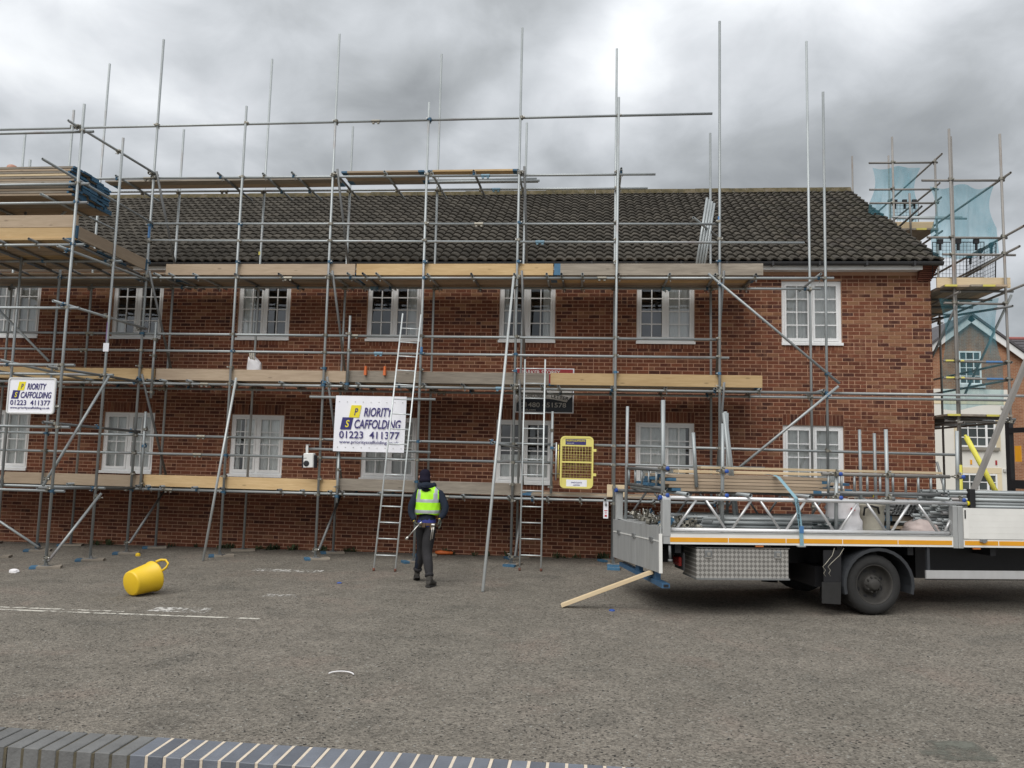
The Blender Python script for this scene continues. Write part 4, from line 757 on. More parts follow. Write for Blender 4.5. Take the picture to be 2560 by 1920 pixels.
# debris nets
def netting(label, x0, x1, y, zt, zb, sd, sag=.12, lean=0.):
    r = random.Random(sd); g = G(); nu, nv = 60, 24; rs = []; ph = [r.uniform(0, 6.28) for _ in range(5)]
    for j in range(nv+1):
        f = j/nv; row = []
        for i in range(nu+1):
            u = i/nu; wob = .05*math.sin(8*u+ph[0]+2*f)+.03*math.sin(21*u+ph[1]+1.5*f)+.015*math.sin(43*u+5*f+ph[2]); pin = .09*math.sin(math.pi*min(1, f*1.6))*(1-2*u)*abs(1-2*u)
            top = zt-sag*(math.sin(math.pi*u*2)**2)*.7-.02*math.sin(7*u+ph[3]); row.append((x0+(x1-x0)*(u+pin)+lean*f, y+wob*(.3+f), top+(zb-top)*f+.06*math.sin(5*u+ph[4])*f))
        rs.append(row)
    g.rings(rs, 0, True, None, False, False); return tag(put('debris_net', g.mesh('debris_net', 'net_blue'), None), label, 'net', 'debris nets')
netting('pale blue debris net hung above the black mesh guard on the gable scaffold', 6.70, 7.92, -.20, 7.60, 6.15, 1, .10, .03)
netting('pale blue debris net on the raised rear stage of the gable scaffold', 6.62, 7.72, 2.62, 9.08, 7.75, 2, .05, -.12)
netting('pale blue debris net hung below the eaves deck in front of the gabled house', 6.82, 7.93, -.20, 5.30, 3.16, 3, .06)
# black mesh brick guards
def brick_guard(label, W, H, M):
    t = thing('brick_guard', label, 'brick guard', M, 'brick guards'); g = G()
    g.path([(0, 0, 0), (0, 0, H), (W, 0, H), (W, 0, 0), (0, 0, 0)], .011, 6); put('frame', g.mesh('frame', 'black'), t, M); g = G(); n = int(W/.063); k = int(H/.075)
    for i in range(1, n): g.tube((W*i/n, 0, 0), (W*i/n, 0, H), .0035, 5)
    for i in range(1, k): g.tube((0, .006, H*i/k), (W, .006, H*i/k), .0035, 5)
    put('mesh_wires', g.mesh('mesh_wires', 'black'), t, M)
    for u in (.15, .5, .85): g = G(); g.box(W*u-.05, W*u+.05, -.02, .03, H-.03, H+.06); g.box(W*u-.02, W*u+.02, -.015, .015, H-.16, H-.03); put('hook', g.mesh('hook', 'black'), t, M)
brick_guard('black wire brick guard tilted on the rail of the gable scaffold above the eaves deck', .96, .70, T_(6.68, -.26, 5.71) @ RX(4)); brick_guard('black wire brick guard on the raised rear stage of the gable scaffold', .62, .48, T_(7.0, 2.58, 7.72) @ RX(3))
brick_guard('black wire brick guard along the outer side of the eaves deck beside the gable', 1.2, .70, T_(BX-.10, -.22, 5.71) @ RZ(90) @ RX(3))

# ------------------------------------------------------------------ houses beyond
hs_ = thing('gabled_house', 'cream rendered house with a brick gable and white bargeboards beyond the right-hand scaffold', 'house', T_(18.8, 24, .15))
g = G(); g.ext([(14.2, 5.95), (20.42, 5.95), (23.3, 5.95), (18.75, 9.45)], 24, 30); g.box(20.42, 23.3, 24.0, 30, -.5, 5.95); put('brick_wall', g.mesh('brick_wall', 'far_brick'), hs_)
g = G(); g.box(14.2, 20.40, 23.96, 29.9, -.5, 5.94); put('rendered_wall', g.mesh('rendered_wall', 'house_render'), hs_)
g = G(); g.box(14.2, 20.42, 23.94, 23.965, 5.20, 5.45); put('cream_band', g.mesh('cream_band', 'house_cream'), hs_)
for s in (-1, 1):
    a = math.atan2(9.62-5.8, 4.9); M = T_(18.75, 0, 9.62) @ RY(90-90) @ Matrix.Rotation(a*s, 4, 'Y'); g = G(); g.box(0 if s > 0 else -6.2, 6.2 if s > 0 else 0, 23.78, 23.83, -.30, -.02, 0, M); put('bargeboard', g.mesh('bargeboard', 'fascia'), hs_)
    g = G(); g.box(0 if s > 0 else -6.4, 6.4 if s > 0 else 0, 23.7, 30.4, 0, .10, 0, M); put('roof', g.mesh('roof', 'slate'), hs_)
def far_window(par, x0, x1, z0, z1, y, cols, rows, split=None, sillm='stone'):
    g = G(); t = .07
    for a, b, c, d in ((x0, x0+t, z0, z1), (x1-t, x1, z0, z1), (x0+t, x1-t, z1-t, z1), (x0+t, x1-t, z0, z0+t)): g.box(a, b, y-.05, y, c, d)
    for i in range(1, cols): x = x0+(x1-x0)*i/cols; w_ = .05 if split == i else .018; g.box(x-w_, x+w_, y-.045, y-.002, z0+t, z1-t)
    for i in range(1, rows): z = z0+(z1-z0)*i/rows; g.box(x0+t, x1-t, y-.04, y-.003, z-.018, z+.018)
    f = put('window', g.mesh('window', 'upvc'), par); cw, ch = (x1-x0-2*t)/cols, (z1-z0-2*t)/rows
    for i in range(cols):
        for j in range(rows): put('pane', pane_dark(round(cw-.03, 2), round(ch-.03, 2)), f, T_(x0+t+(i+.5)*cw, y-.015, z0+t+(j+.5)*ch))
    g = G(); g.box(x0-.12, x1+.12, y-.14, y-.0, z0-.16, z0-.01); put('sill', g.mesh('sill', sillm), f)
pm('dark_pane', (.055, .065, .065), .12, 0, .3, 1.5, .4)
@shared
def pane_dark(w, h): g = G(); g.add([(-w/2, 0, -h/2), (w/2, 0, -h/2), (w/2, 0, h/2), (-w/2, 0, h/2)], [(0, 1, 2, 3)]); return g.mesh('pane', 'dark_pane')
far_window(hs_, 18.17, 19.22, 6.18, 7.83, 24., 3, 4, None, 'fascia'); far_window(hs_, 18.05, 19.76, 3.10, 4.48, 23.96, 4, 3, 3); far_window(hs_, 18.05, 19.76, .6, 1.80, 23.96, 4, 3, 3); far_window(hs_, 15.3, 16.6, 3.10, 4.48, 23.96, 4, 3, 2)
for x0, x1, z0, z1 in ((17.85, 18.045, 2.95, 4.6), (19.765, 19.98, 2.95, 4.6), (17.85, 19.98, 1.83, 2.1), (19.765, 19.98, .5, 1.82)): g = G(); g.box(x0, x1, 23.93, 23.958, z0, z1); put('window_surround', g.mesh('window_surround', 'house_cream'), hs_)
for x, m in ((18.02, 'navy'), (18.59, 'orange_tape'), (19.75, 'sign_red')): g = G(); g.box(x-.04, x+.04, 23.93, 23.955, 2.25, 2.47); put('house_plaque', g.mesh('house_plaque', m), hs_)
for z in (5.06, 1.99): g = G(); g.box(20.05, 20.2, 23.86, 23.955, z-.06, z+.06); put('wall_lamp', g.mesh('wall_lamp', 'sign_grey'), hs_)
h2 = thing('slate_roofed_house', 'house with a grey slate roof and red ridge at the far right edge', 'house', T_(27, 33, .15))
g = G(); g.box(22.5, 40, 31, 38, -.5, 7.2); put('wall', g.mesh('wall', 'far_brick'), h2); g = G(); g.add([(22, 30.5, 7.1), (40.5, 30.5, 7.1), (40.5, 34.5, 10.2), (22, 34.5, 10.2), (22, 38.5, 7.1), (40.5, 38.5, 7.1)], [(0, 1, 2, 3), (3, 2, 5, 4), (0, 3, 4), (1, 5, 2)]); rf = put('roof', g.mesh('roof', 'slate'), h2)
g = G(); g.tube((22, 34.5, 10.2), (40.5, 34.5, 10.2), .12, 8); put('ridge', g.mesh('ridge', 'ridge_red'), rf)
for r_i in range(14): g = G(); f = r_i/14; g.box(22, 40.5, 30.47+4*f, 30.5+4*f, 7.1+3.1*f, 7.128+3.1*f); put('slate_course', g.mesh('slate_course', 'slate'), rf)

# ------------------------------------------------------------------ low wall in the foreground
lw = thing('low_wall', 'low garden wall with dark blue-grey brick coping at the bottom left edge', 'wall', T_(-1, -12.5, 0))
ZT = .65; g = G(); g.box(-5.2, 3.2, -12.592, -12.42, -.15, ZT-.103); put('wall_core', g.mesh('wall_core', 'red_brick_plain'), lw)
def cop(sd, w=.0690):
    r = random.Random(sd); g = G(); c = .003; j = lambda: r.uniform(-.0015, .0015)
    g.bbox(-w/2+j(), w/2+j(), -.1075, .1075, -.1025, 0, c); return g.mesh('coping_brick', 'engineering_brick'), g.mesh('coping_brick', 'old_coping')
CB = [cop(k) for k in range(5)]; x = -5.15; pa = G(); od = G(); SP = .0812
while x < 3.1:
    old = x < -1.93; M = T_(x, -12.5+random.uniform(-.002, .002), ZT+random.uniform(-.0015, .0015)) @ RZ(random.uniform(-.4, .4)); put('coping_brick', random.choice(CB)[1 if old else 0], lw, M); (od if old else pa).box(x+SP/2-.0068, x+SP/2+.0068, -12.607, -12.394, ZT-.10, ZT-(.006 if old else .0006)); x += SP
put('old_mortar', od.mesh('old_mortar', 'old_mortar'), lw); put('mortar_joint', pa.mesh('mortar_joint', 'pale_mortar'), lw)
bm_ = G(); bm_.box(-.1025, .1025, -.05, .05, -.0325, .0325); BMm = bm_.mesh('brick', 'red_brick_plain'); x = -5.1
while x < 3.1: put('brick', BMm, lw, T_(x, -12.556, ZT-.103-.012-.0325)); x += .215

# ------------------------------------------------------------------ things lying in the yard
bk = thing('tub', 'yellow flexible builders tub lying on its side in the yard', 'tub', T_(-6.15, -5.5, gz(-6.15)))
ang = 68; AXB = Vector((math.cos(R(ang)), math.sin(R(ang)), .16)).normalized(); P0 = Vector((-6.22, -5.68, gz(-6.1)+.176)); MB_ = axM(P0, P0+AXB)
g = G(); g.lathe([(.001, .0), (.15, 0), (.165, .008), (.172, .03), (.205, .34), (.215, .345), (.217, .362), (.208, .368), (.198, .355), (.166, .035), (.15, .014), (.001, .012)], 36, 0, MB_); put('shell', g.mesh('shell', 'bucket_yellow'), bk)
xl = MB_.to_3x3() @ Vector((1, 0, 0)); yl = MB_.to_3x3() @ Vector((0, 1, 0)); upv = Vector((0, 0, 1)); best = max([math.cos(R(a))*xl+math.sin(R(a))*yl for a in range(0, 360, 5)], key=lambda v: v.z); sd_ = AXB.cross(best)
for s in (1, -1):
    bdir = (best*math.cos(R(42 if s > 0 else 222))+sd_*math.sin(R(42 if s > 0 else 222))).normalized(); tn = AXB.cross(bdir); c0 = P0+AXB*.355+bdir*.212; q_ = 1. if s > 0 else -.5; g = G(); g.path([c0+tn*.085, c0+tn*.072+AXB*.06+bdir*.03*q_, c0+tn*.035+AXB*.105+bdir*.05*q_, c0-tn*.035+AXB*.105+bdir*.05*q_, c0-tn*.072+AXB*.06+bdir*.03*q_, c0-tn*.085], .014, 8, flat=(1, 1.3)); put('handle', g.mesh('handle', 'bucket_yellow'), bk)
def lump(name, label, cat, x, y, sx, sy, sz, mat, sd, z=None):
    r = random.Random(sd); g = G(); rs = []
    for k in range(5):
        f = [0, .35, .7, .93, 1][k]; s = [.95, 1, .86, .5, .1][k]; rs.append([(sx*s*math.cos(a)*r.uniform(.85, 1.1), sy*s*math.sin(a)*r.uniform(.85, 1.1), sz*f) for a in [2*math.pi*i/9 for i in range(9)]])
    g.rings(rs, 0, False); return tag(put(name, g.mesh(name, mat), None, T_(x, y, gz(x) if z is None else z)), label, cat)
lump('stone_lump', 'pale lump of broken block on the tarmac at the far left', 'rubble', -9.25, -4.0, .085, .06, .06, 'cloth_white', 1); lump('yellow_offcut', 'small yellow plastic offcut on the tarmac behind the yellow tub', 'offcut', -8.57, -1.65, .05, .04, .06, 'bucket_yellow', 2); lump('plastic_scrap', 'small blue scrap lying on the tarmac between banner and walking man', 'scrap', -3.82, -4.01, .04, .03, .02, 'blue_cap', 3); lump('plastic_scrap', 'small blue scrap lying beside the sloping plank', 'scrap', .33, -5.46, .04, .03, .025, 'blue_cap', 4)
g = G(); A = [R(a) for a in range(20, 165, 8)]; g.path([(-2.18+.12*math.cos(a), -8.95+.08*math.sin(a), gz(-2.2)+.010+.012*math.sin(a)) for a in A], .006, 6); tag(put('wire_offcut', g.mesh('wire_offcut', 'cloth_white'), None), 'curved white wire offcut lying on the tarmac in the foreground', 'wire')
g = G(); g.path([(-3.08, -.16, gz(-3)+.045), (-2.98, -.16, gz(-3)+.05), (-2.72, -.15, gz(-3)+.045)], [.03, .045, .028], 10); tag(put('orange_case', g.mesh('orange_case', 'orange_plastic'), None), 'small orange tool case lying at the foot of the wall behind the walking man', 'case')
pk = board('timber_plank', None, (.265, -5.375, .275), 1.30, .11, .05, rz=-6.6, ry=-23.0, mat='wood_pale'); tag(pk, 'pale timber plank sloping from the truck underrun bar down to the tarmac', 'plank')

# ------------------------------------------------------------------ flatbed truck
TK = T_(.939, -5.878, .012) @ RZ(13); trk = thing('flatbed_truck', 'white flatbed scaffold truck parked at the right with orange side stripe', 'truck', TK)
def tp(name, g, mat, par=None, L=None): return put(name, g.mesh(name, mat), par or trk, TK if L is None else TK @ L)
def tt_(name, par, a, b, mat='galv', r=.0242): return put(name, tube_mesh((Vector(b)-Vector(a)).length, r, mat), par, TK @ axM(a, b))
g = G(); g.box(.02, 6.85, .04, 2.27, .93, 1.055); tp('bed', g, 'dark_steel'); g = G(); g.box(.03, 6.83, .05, 2.26, 1.056, 1.062); tp('bed_floor', g, 'truck_grey')
for v0, v1 in ((-.005, .035), (2.275, 2.315)):
    g = G(); g.box(.095, 3.985, v0, v1, .922, 1.062); r_ = tp('side_rave', g, 'truck_white'); g = G(); y = v0-.003 if v0 < 1 else v1
    for k in range(5): g.box(.097+k*.776, .097+k*.776+.764, y, y+.003, .949, 1.006)
    tp('reflective_stripe', g, 'orange_tape', r_); g = G(); g.box(.097, 3.984, v0-.008 if v0 < 1 else v0, v0+.02 if v0 < 1 else v1+.008, 1.0625, 1.071); tp('rave_lip', g, 'truck_grey', r_)
    g = G(); g.box(4.135, 6.85, v0, v1, .922, 1.026); r_ = tp('side_rave', g, 'truck_white'); g = G()
    for k in range(4): g.box(4.15+k*.5, 4.15+k*.5+.485, y, y+.003, .949, 1.006)
    tp('reflective_stripe', g, 'orange_tape', r_)
for v in (-.012, 2.22): g = G(); g.bbox(0, .106, v, v+.1, 1.02, 1.487, .008); g.box(.008, .098, v+.004, v+.095, .925, 1.018); tp('corner_post', g, 'truck_grey')
for v in (-.012, 2.22): g = G(); g.bbox(3.988, 4.055, v, v+.09, .91, 1.465, .006); g.bbox(4.059, 4.131, v-.002, v+.09, .91, 1.463, .006); tp('mid_post', g, 'truck_grey')
for v0, v1 in ((-.012, .02), (2.29, 2.322)):
    g = G(); g.box(4.135, 6.85, v0, v1, 1.032, 1.437); d_ = tp('drop_side', g, 'truck_white' if v0 < 1 else 'truck_grey'); g = G(); y = v0-.006
    for k in range(1, 5): g.box(4.2, 6.3, v0-.0015, v0+.001, 1.032+k*.081, 1.034+k*.081)
    g.box(4.135, 4.205, v0-.004, v0+.001, 1.036, 1.434); tp('seam', g, 'truck_white', d_); g = G(); g.bbox(4.148, 4.168, v0-.010, v0-.005, 1.30, 1.412, .002); tp('latch_slot', g, 'black', d_)
    g = G(); g.box(4.36, 4.46, v0-.018, v0-.004, .995, 1.03); g.box(4.39, 4.43, v0-.03, v0-.018, .985, 1.02); tp('hinge', g, 'galv_dark', d_)
TG = RX(-2.2); g = G(); g.box(-.030, -.012, .0, 2.3, -.49, .085); tg_ = tp('tailgate', g, 'truck_grey', None, T_(0, 0, 1.05) @ TG); g = G(); g.box(-.036, -.0305, .02, 2.28, -.105, -.092); g.box(-.05, -.008, -.018, .0, -.488, -.002)
tp('tailgate_trim', g, 'truck_white', tg_, T_(0, 0, 1.05) @ TG)
for v in (.35, 1.15, 1.95): g = G(); g.bbox(-.05, -.032, v-.07, v+.07, -.12, -.06, .006); tp('tailgate_latch', g, 'galv_dark', tg_, T_(0, 0, 1.05) @ TG)
for v in (.75, 1.47): g = G(); g.box(.05, 8.8, v, v+.08, .60, .925); tp('chassis_rail', g, 'black')
g = G()
for u in (.2, 1.4, 2.4, 3.4, 4.6, 5.8): g.box(u, u+.08, .1, 2.2, .80, .92)
tp('cross_member', g, 'black')
g = G(); g.tube((2.896, .3, .42), (2.896, 2.0, .42), .07, 10); g.lathe([(.01, -.2), (.16, -.12), (.19, 0), (.16, .12), (.01, .2)], 14, 0, T_(2.896, 1.15, .42) @ RX(90)); tp('rear_axle', g, 'black')
g = G(); g.box(3.75, 5.6, .45, .95, .45, .88); g.box(4.2, 5.6, 1.4, 2.0, .45, .88); tp('fuel_tank', g, 'black'); g = G(); g.box(2.2, 2.35, .3, 2., .35, .62); g.box(1.9, 2.1, .9, 1.5, .35, .75); tp('spare_carrier', g, 'black')
g = G(); g.box(3.585, 6.2, -.004, .022, .512, .616); tp('side_guard', g, 'alu'); g = G(); g.box(3.585, 6.2, .0225, .03, .49, .50); g.box(3.625, 3.662, .024, .06, .60, .93); g.box(5.3, 5.34, .024, .06, .60, .93); tp('side_guard_bracket', g, 'mudguard')
tb = put('toolbox', None, trk, TK); g = G(); g.bbox(.46, 1.70, .03, .52, .498, .872, .012); tp('box', g, 'checker_plate', tb); g = G(); g.box(.455, 1.705, .02, .53, .476, .497); g.box(.455, 1.705, .018, .53, .873, .882); tp('box_trim', g, 'galv_dark', tb)
for u in (.615, 1.545):
    g = G(); g.bbox(u-.05, u+.05, .018, .029, .755, .842, .006); l_ = tp('latch', g, 'galv_dark', tb); 
    g = G(); g.box(u-.042, u+.042, .010, .0175, .752, .764); g.box(u-.02, u+.02, .006, .0175, .78, .82); tp('latch_lever', g, 'chrome', tb)
def wheel(u, v, out, nm='wheel'):
    o = put(nm, None, trk, TK); M = T_(u, v, .42) @ RX(90 if out < 0 else -90); g = G()
    g.lathe([(.25, -.0), (.262, .018), (.30, .026), (.345, .018), (.378, -.006), (.389, -.04), (.389, -.20), (.372, -.232), (.33, -.25), (.25, -.24)], 44, 0, M)
    for i in range(44):
        if i % 2 == 0: A = M @ RZ(360/44*i); g.box(.384, .3935, -.017, .017, -.20, -.035, 0, A)
    tp('tyre', g, 'rubber', o); g = G(); g.lathe([(.262, .012), (.256, .018), (.246, .012), (.238, -.02), (.232, -.07), (.20, -.10), (.145, -.105), (.125, -.085), (.118, -.035)], 40, 0, M); tp('rim', g, 'rim', o)
    g = G(); g.lathe([(.118, -.04), (.112, -.02), (.078, -.012), (.07, .03), (.055, .04), (.001, .042)], 24, 0, M)
    for i in range(10): a = 2*math.pi*i/10; g.lathe([(.013, -.03), (.013, .004), (.001, .005)], 6, 0, M @ T_(.098*math.cos(a), .098*math.sin(a), 0), False)
    tp('hub', g, 'rim', o); g = G()
    for i in range(8): a = 2*math.pi*(i+.5)/8; g.lathe([(.022, 0), (.001, .001)], 10, 0, M @ T_(.172*math.cos(a), .172*math.sin(a), -.098) @ RZ(math.degrees(a)) @ Matrix.Diagonal((.8, 1.3, 1, 1)), False)
    tp('hand_hole', g, 'black', o)
for u in (2.896, 7.95):
    for v, out in ((.075, -1), (2.235, 1)): wheel(u, v, out)
for v in (.36, 1.95): g = G(); g.lathe([(.2, -.11), (.34, -.12), (.385, -.09), (.385, .09), (.34, .12), (.2, .11)], 32, 0, T_(2.896, v, .42) @ RX(90)); tp('inner_tyre', g, 'rubber')
for v0, v1 in ((.01, .56), (1.75, 2.3)):
    g = G(); rs = []
    for k in range(17): a = R(196-212*k/16); rs.append([(2.93+r*math.cos(a)*1.06, v, .43+r*math.sin(a)) for r, v in ((.47, v0), (.47, v1), (.452, v1), (.452, v0+.03), (.43, v0+.03), (.43, v0))])
    g.rings(rs, 0, False); tp('mudguard', g, 'mudguard'); g = G(); g.box(2.18, 2.425, v0+.035, v0+.05, .455, .86); g.box(2.405, 2.42, v0+.05, v1-.03, .46, .80); tp('guard_panel', g, 'black'); g = G(); g.ext([(2.155, .452), (2.15, .185), (2.405, .17), (2.42, .452)], v0+.03, v0+.042); g.box(2.40, 2.412, v0+.05, v1-.02, .17, .455); tp('mud_flap', g, 'rubber')
g = G(); g.box(.0, .10, -.0, 2.02, .375, .43); g.box(-.002, .0, .0, 2.02, .374, .431); u_ = tp('underrun_bar', g, 'steel_beam_blue'); g = G(); g.box(.018, .082, -.003, -.0005, .385, .42); tp('bar_end', g, 'black', u_)
for v in (.33, 1.1): g = G(); g.box(.02, .09, v, v+.14, .431, .78); tp('underrun_bracket', g, 'steel_beam_blue', u_)
g = G(); g.bbox(.27, .31, .14, .38, .63, .74, .012); tp('tail_lamp', g, 'red_lamp'); g = G(); g.box(.312, .33, .10, .43, .58, .80); tp('lamp_plate', g, 'dark_steel'); g = G(); g.tube((.10, .02, .90), (.11, .02, .72), .018, 8); g.lathe([(.03, 0), (.03, .03)], 10, 0, T_(.11, .02, .70), True, True); tp('latch_pin', g, 'galv_dark')
for u in (1.29, 4.33): g = G(); g.bbox(u-.055, u+.055, .0, .03, .895, .918, .004); tp('marker_lamp', g, 'amber_lamp')
for u0, u1 in ((2.15, 2.32), (2.22, 2.45)): g = G(); g.path([(u1, .02, .89), ((u0+u1)/2+.05, .01, .80), (u0+.04, -.0, .70), (u0-.01, -.01, .655), (u0+.03, .0, .61), (u0+.005, .0, .57), (u0+.03, .0, .535)], .0035, 5); tp('cord', g, 'canvas')
# headboard and cab (mostly out of frame)
g = G()
for v in (.05, 2.18): g.box(6.70, 6.78, v, v+.09, 1.05, 2.74)
g.box(6.70, 6.78, .14, 2.18, 2.58, 2.66); g.box(6.70, 6.78, .14, 2.18, 1.66, 1.80); tp('headboard', g, 'black'); g = G(); g.box(6.69, 6.698, 1.93, 2.06, 2.10, 2.36); tp('orange_sticker', g, 'orange_tape')
g = G(); pr = [(7.15, .55), (8.85, .55), (8.9, 1.3), (8.72, 2.45), (8.55, 2.62), (7.15, 2.62)]; g.ext(pr, .04, 2.26); tp('cab', g, 'truck_white'); g = G(); g.add([(8.905, .2, 1.36), (8.905, 2.1, 1.36), (8.745, 2.05, 2.36), (8.745, .25, 2.36)], [(0, 1, 2, 3)]); g.box(7.7, 8.55, .03, .039, 1.5, 2.3); tp('cab_window', g, 'dark_pane'); g = G(); g.box(8.9, 9.0, .05, 2.25, .4, .7); tp('bumper', g, 'dark_steel')
# upright stakes and their couplers
ST = [(.045, .12, 1.06, 2.745), (.84, .13, 1.06, 2.47), (2.41, .13, 1.06, 1.87), (3.15, .13, 1.06, 2.46), (4.17, .13, 1.47, 2.47), (.12, 2.12, 1.06, 2.80), (1.75, 2.12, 1.06, 2.75), (4.25, 2.12, 1.06, 2.5), (3.98, 2.1, 1.06, 2.55)]
for u, v, a, b in ST:
    s_ = tt_('stake', trk, (u, v, a), (u+random.uniform(-.02, .02)-(.025 if u < .1 and v < 1 else 0), v, b), 'galv', .0242 if u > .1 else .028)
    if v < 1:
        for z in ([1.54, 1.85] if u > .5 else [1.53, 1.87]): put('coupler', CPL[0], s_, TK @ T_(u, v, z) @ RZ(180)); g = G(); g.lathe([(.025, 0), (.027, .02), (.023, .026), (.001, .027)], 14, 0, T_(u+.03, v-.07, z) @ RX(90)); tp('end_cap', g, 'blue_cap' if u not in (3.15, ) else 'galv_dark', s_)
# side lattice beams
def lattice(label, v, mat, tint):
    o = thing('lattice_beam', label, 'lattice beam', TK @ T_(0, v, 1.07), 'lattice beams'); tt_('chord', o, (.0, v, 1.497), (4.24, v, 1.497), mat, .0255); tt_('chord', o, (.11, v, 1.0975), (3.97, v, 1.0975), mat, .0255)
    for k in range(6):
        b = .21+.737*k
        if k < 5: tt_('lattice_tube', o, (b, v, 1.118), (b+.255, v, 1.476), mat, .017)
        tt_('lattice_tube', o, (b+.385 if k < 5 else b+.02, v, 1.476 if k < 5 else 1.118), (b+.645 if k < 5 else b+.10, v, 1.118 if k < 5 else 1.27), mat, .017)
    for u, m in ((-.035, 'blue_cap'), (4.24, 'sign_yellow')): g = G(); g.lathe([(.03, 0), (.03, .04), (.001, .042)], 12, 0, T_(u, v, 1.497) @ RY(90 if u > 1 else 90)); tp('end_cap', g, m, o)
lattice('white aluminium lattice beam along the near side of the truck bed', .06, 'alu', 1); lattice('grey lattice beam along the far side of the truck bed', 2.2, 'galv_dark', 0)
# cross tubes carrying the upper load
for k, u in enumerate((.32, 1.15, 1.95, 3.9)): tag(tt_('cross_tube', None, (u, -.03-.02*k, 1.549), (u-.06, 2.3, 1.549), 'galv'), 'grey cross tube under the truck timber load, %s of four from the tail' % ('first', 'second', 'third', 'fourth')[k], 'tube', 'cross tubes on the truck')
# steel ladder beams on the load
def ladder_beam(label, a, b, z0, z1, n, off=(0, 0)):
    a = Vector(a); b = Vector(b); o = thing('ladder_beam', label, 'ladder beam', TK @ T_(*a), 'ladder beams'); tt_('rail', o, (*a.xy, z1), (*b.xy, z1), 'galv_dark' if n < 7 else 'galv_old'); tt_('rail', o, (*a.lerp(b, .05).xy, z0), (*a.lerp(b, .92).xy, z0), 'galv_dark')
    for k in range(n): p = a.lerp(b, (k+.5)/n); tt_('rung', o, (p.x, p.y, z0+.012), (p.x, p.y, z1-.012), 'galv', .016)
ladder_beam('steel ladder beam standing on edge on the near side of the truck load', (2.26, .20, 0), (4.11, .20, 0), 1.60, 1.845, 10); ladder_beam('steel ladder beam standing on edge across the tail of the truck load', (.16, .25, 0), (.14, 2.2, 0), 1.60, 1.845, 6)
# timber on the truck
def tboard(nm, u0, u1, v, z, mat, ends, label, grp, w=.225, h=.038, dz=0.):
    c = Vector(((u0+u1)/2, v, z)); o = board(nm, None, (0, 0, 0), u1-u0, w, h, mat=mat, ends=ends); M = TK @ T_(*c) @ RZ(random.uniform(-.3, .3)) @ RY(dz); WM[o.name] = M; o.matrix_basis = M; return tag(o, label, 'board', grp)
for k in range(5):
    for c in range(4): tboard('loaded_board', .16+random.uniform(-.04, .08), 2.34+random.uniform(-.05, .24), .44+.235*c, 1.594+.0435*k, random.choice(['wood_mid', 'wood_mid', 'wood_old']), ('blue_paint', 'blue_paint') if random.random() < .6 else ('', ''), 'scaffold board in the blue-ended timber stack on the truck', 'timber stack on the truck')
for k in range(3):
    for c in range(3): tboard('loaded_board', .22+random.uniform(-.05, .3), 3.2+random.uniform(-.2, .3), 1.42+.24*c, 1.594+.0435*k, random.choice(['wood_mid', 'wood_old']), ('blue_paint', 'blue_paint'), 'scaffold board in the rear row of timber on the truck', 'rear timber on the truck')
tboard('loaded_board', .62, 4.08, .36, 1.890, 'wood_pale', ('', ''), 'long pale board lying on top of the truck load', None, .12, .03); tboard('loaded_board', .42, 2.5, .70, 1.83, 'wood_pale', ('', ''), 'short pale board on top of the timber stack on the truck', None)
# strap over the timber
sp = thing('ratchet_strap', 'pale blue webbing strap hanging down the side of the truck bed', 'strap', TK @ T_(1.8, 0, .93)); g = G(); pts = [(1.62, .5, 1.822), (1.645, .30, 1.812), (1.655, .21, 1.79), (1.80, .02, 1.525), (1.815, .005, 1.40), (1.845, -.016, 1.10), (1.852, -.018, .92)]; rs = []
for p in pts: rs.append([(p[0]-.026, p[1], p[2]), (p[0]+.026, p[1], p[2]), (p[0]+.026, p[1]-.003, p[2]-.002), (p[0]-.026, p[1]-.003, p[2]-.002)])
g.rings(rs, 0, False); tp('webbing', g, 'strap_blue', sp); text('lettering', 'www.daf.com/by', .045, sp, TK @ T_(1.842, -.016, 1.12) @ RY(-4.5) @ RZ(0) @ RX(90) @ RZ(90) @ RX(-2), 'text_black', 0, 1, 'LEFT', .0005, .40)
g = G(); g.box(1.79, 1.90, -.03, .0, .905, .922); tp('hook', g, 'galv', sp); g = G(); g.box(1.822, 1.878, -.024, -.019, 1.08, 1.17); tp('label_patch', g, 'blue_tape', sp)
# tubes in the bed and forward
for k in range(36):
    v = .16+.10*(k % 9)+.03*(k//9 % 2); z = 1.088+.049*(k//9); tag(tt_('bed_tube', None, (.35+random.uniform(0, .5), v, z), (2.0+random.uniform(-.2, .6 if k > 17 else 1.3)+(1.3 if k % 9 > 5 else 0), v, z), 'galv'), 'galvanised tube lying lengthwise in the truck bed behind the lattice', 'tube', 'tubes in the truck bed')
for r_i in range(-7, 5):
    for c in range(8): tag(tt_('forward_tube', None, (4.16+random.uniform(-.2, .1)-(.10*c if c < 5 else .2), .10+.055*c+.02*(r_i % 2), 1.452+.047*r_i), (6.66, .10+.055*c+.02*(r_i % 2), 1.452+.047*r_i), 'galv'), 'long grey tube in the stack above the truck drop side', 'tube', 'tubes above the drop side')
for r_i in range(3):
    for c in range(10-r_i): tag(tt_('short_tube', None, (3.42+.054*c+.027*r_i, .42, 1.33+.047*r_i), (3.42+.054*c+.027*r_i, 1.6, 1.33+.047*r_i), 'galv_dark'), 'short dark tube with open end in the pile behind the lattice near the drop side', 'tube', 'short tubes in the truck bed')
for k in range(3): tboard('loaded_board', 3.30, 3.95, .62+.26*k, 1.085+.04, 'wood_mid', ('blue_paint', ''), 'blue-ended offcut board under the short tubes in the truck bed', 'offcut boards in the truck bed', .225, .038); tboard('loaded_board', 3.34, 3.96, .62+.26*k, 1.21+.04, 'wood_old', ('blue_paint', ''), 'blue-ended offcut board under the short tubes in the truck bed', 'offcut boards in the truck bed', .225, .07)
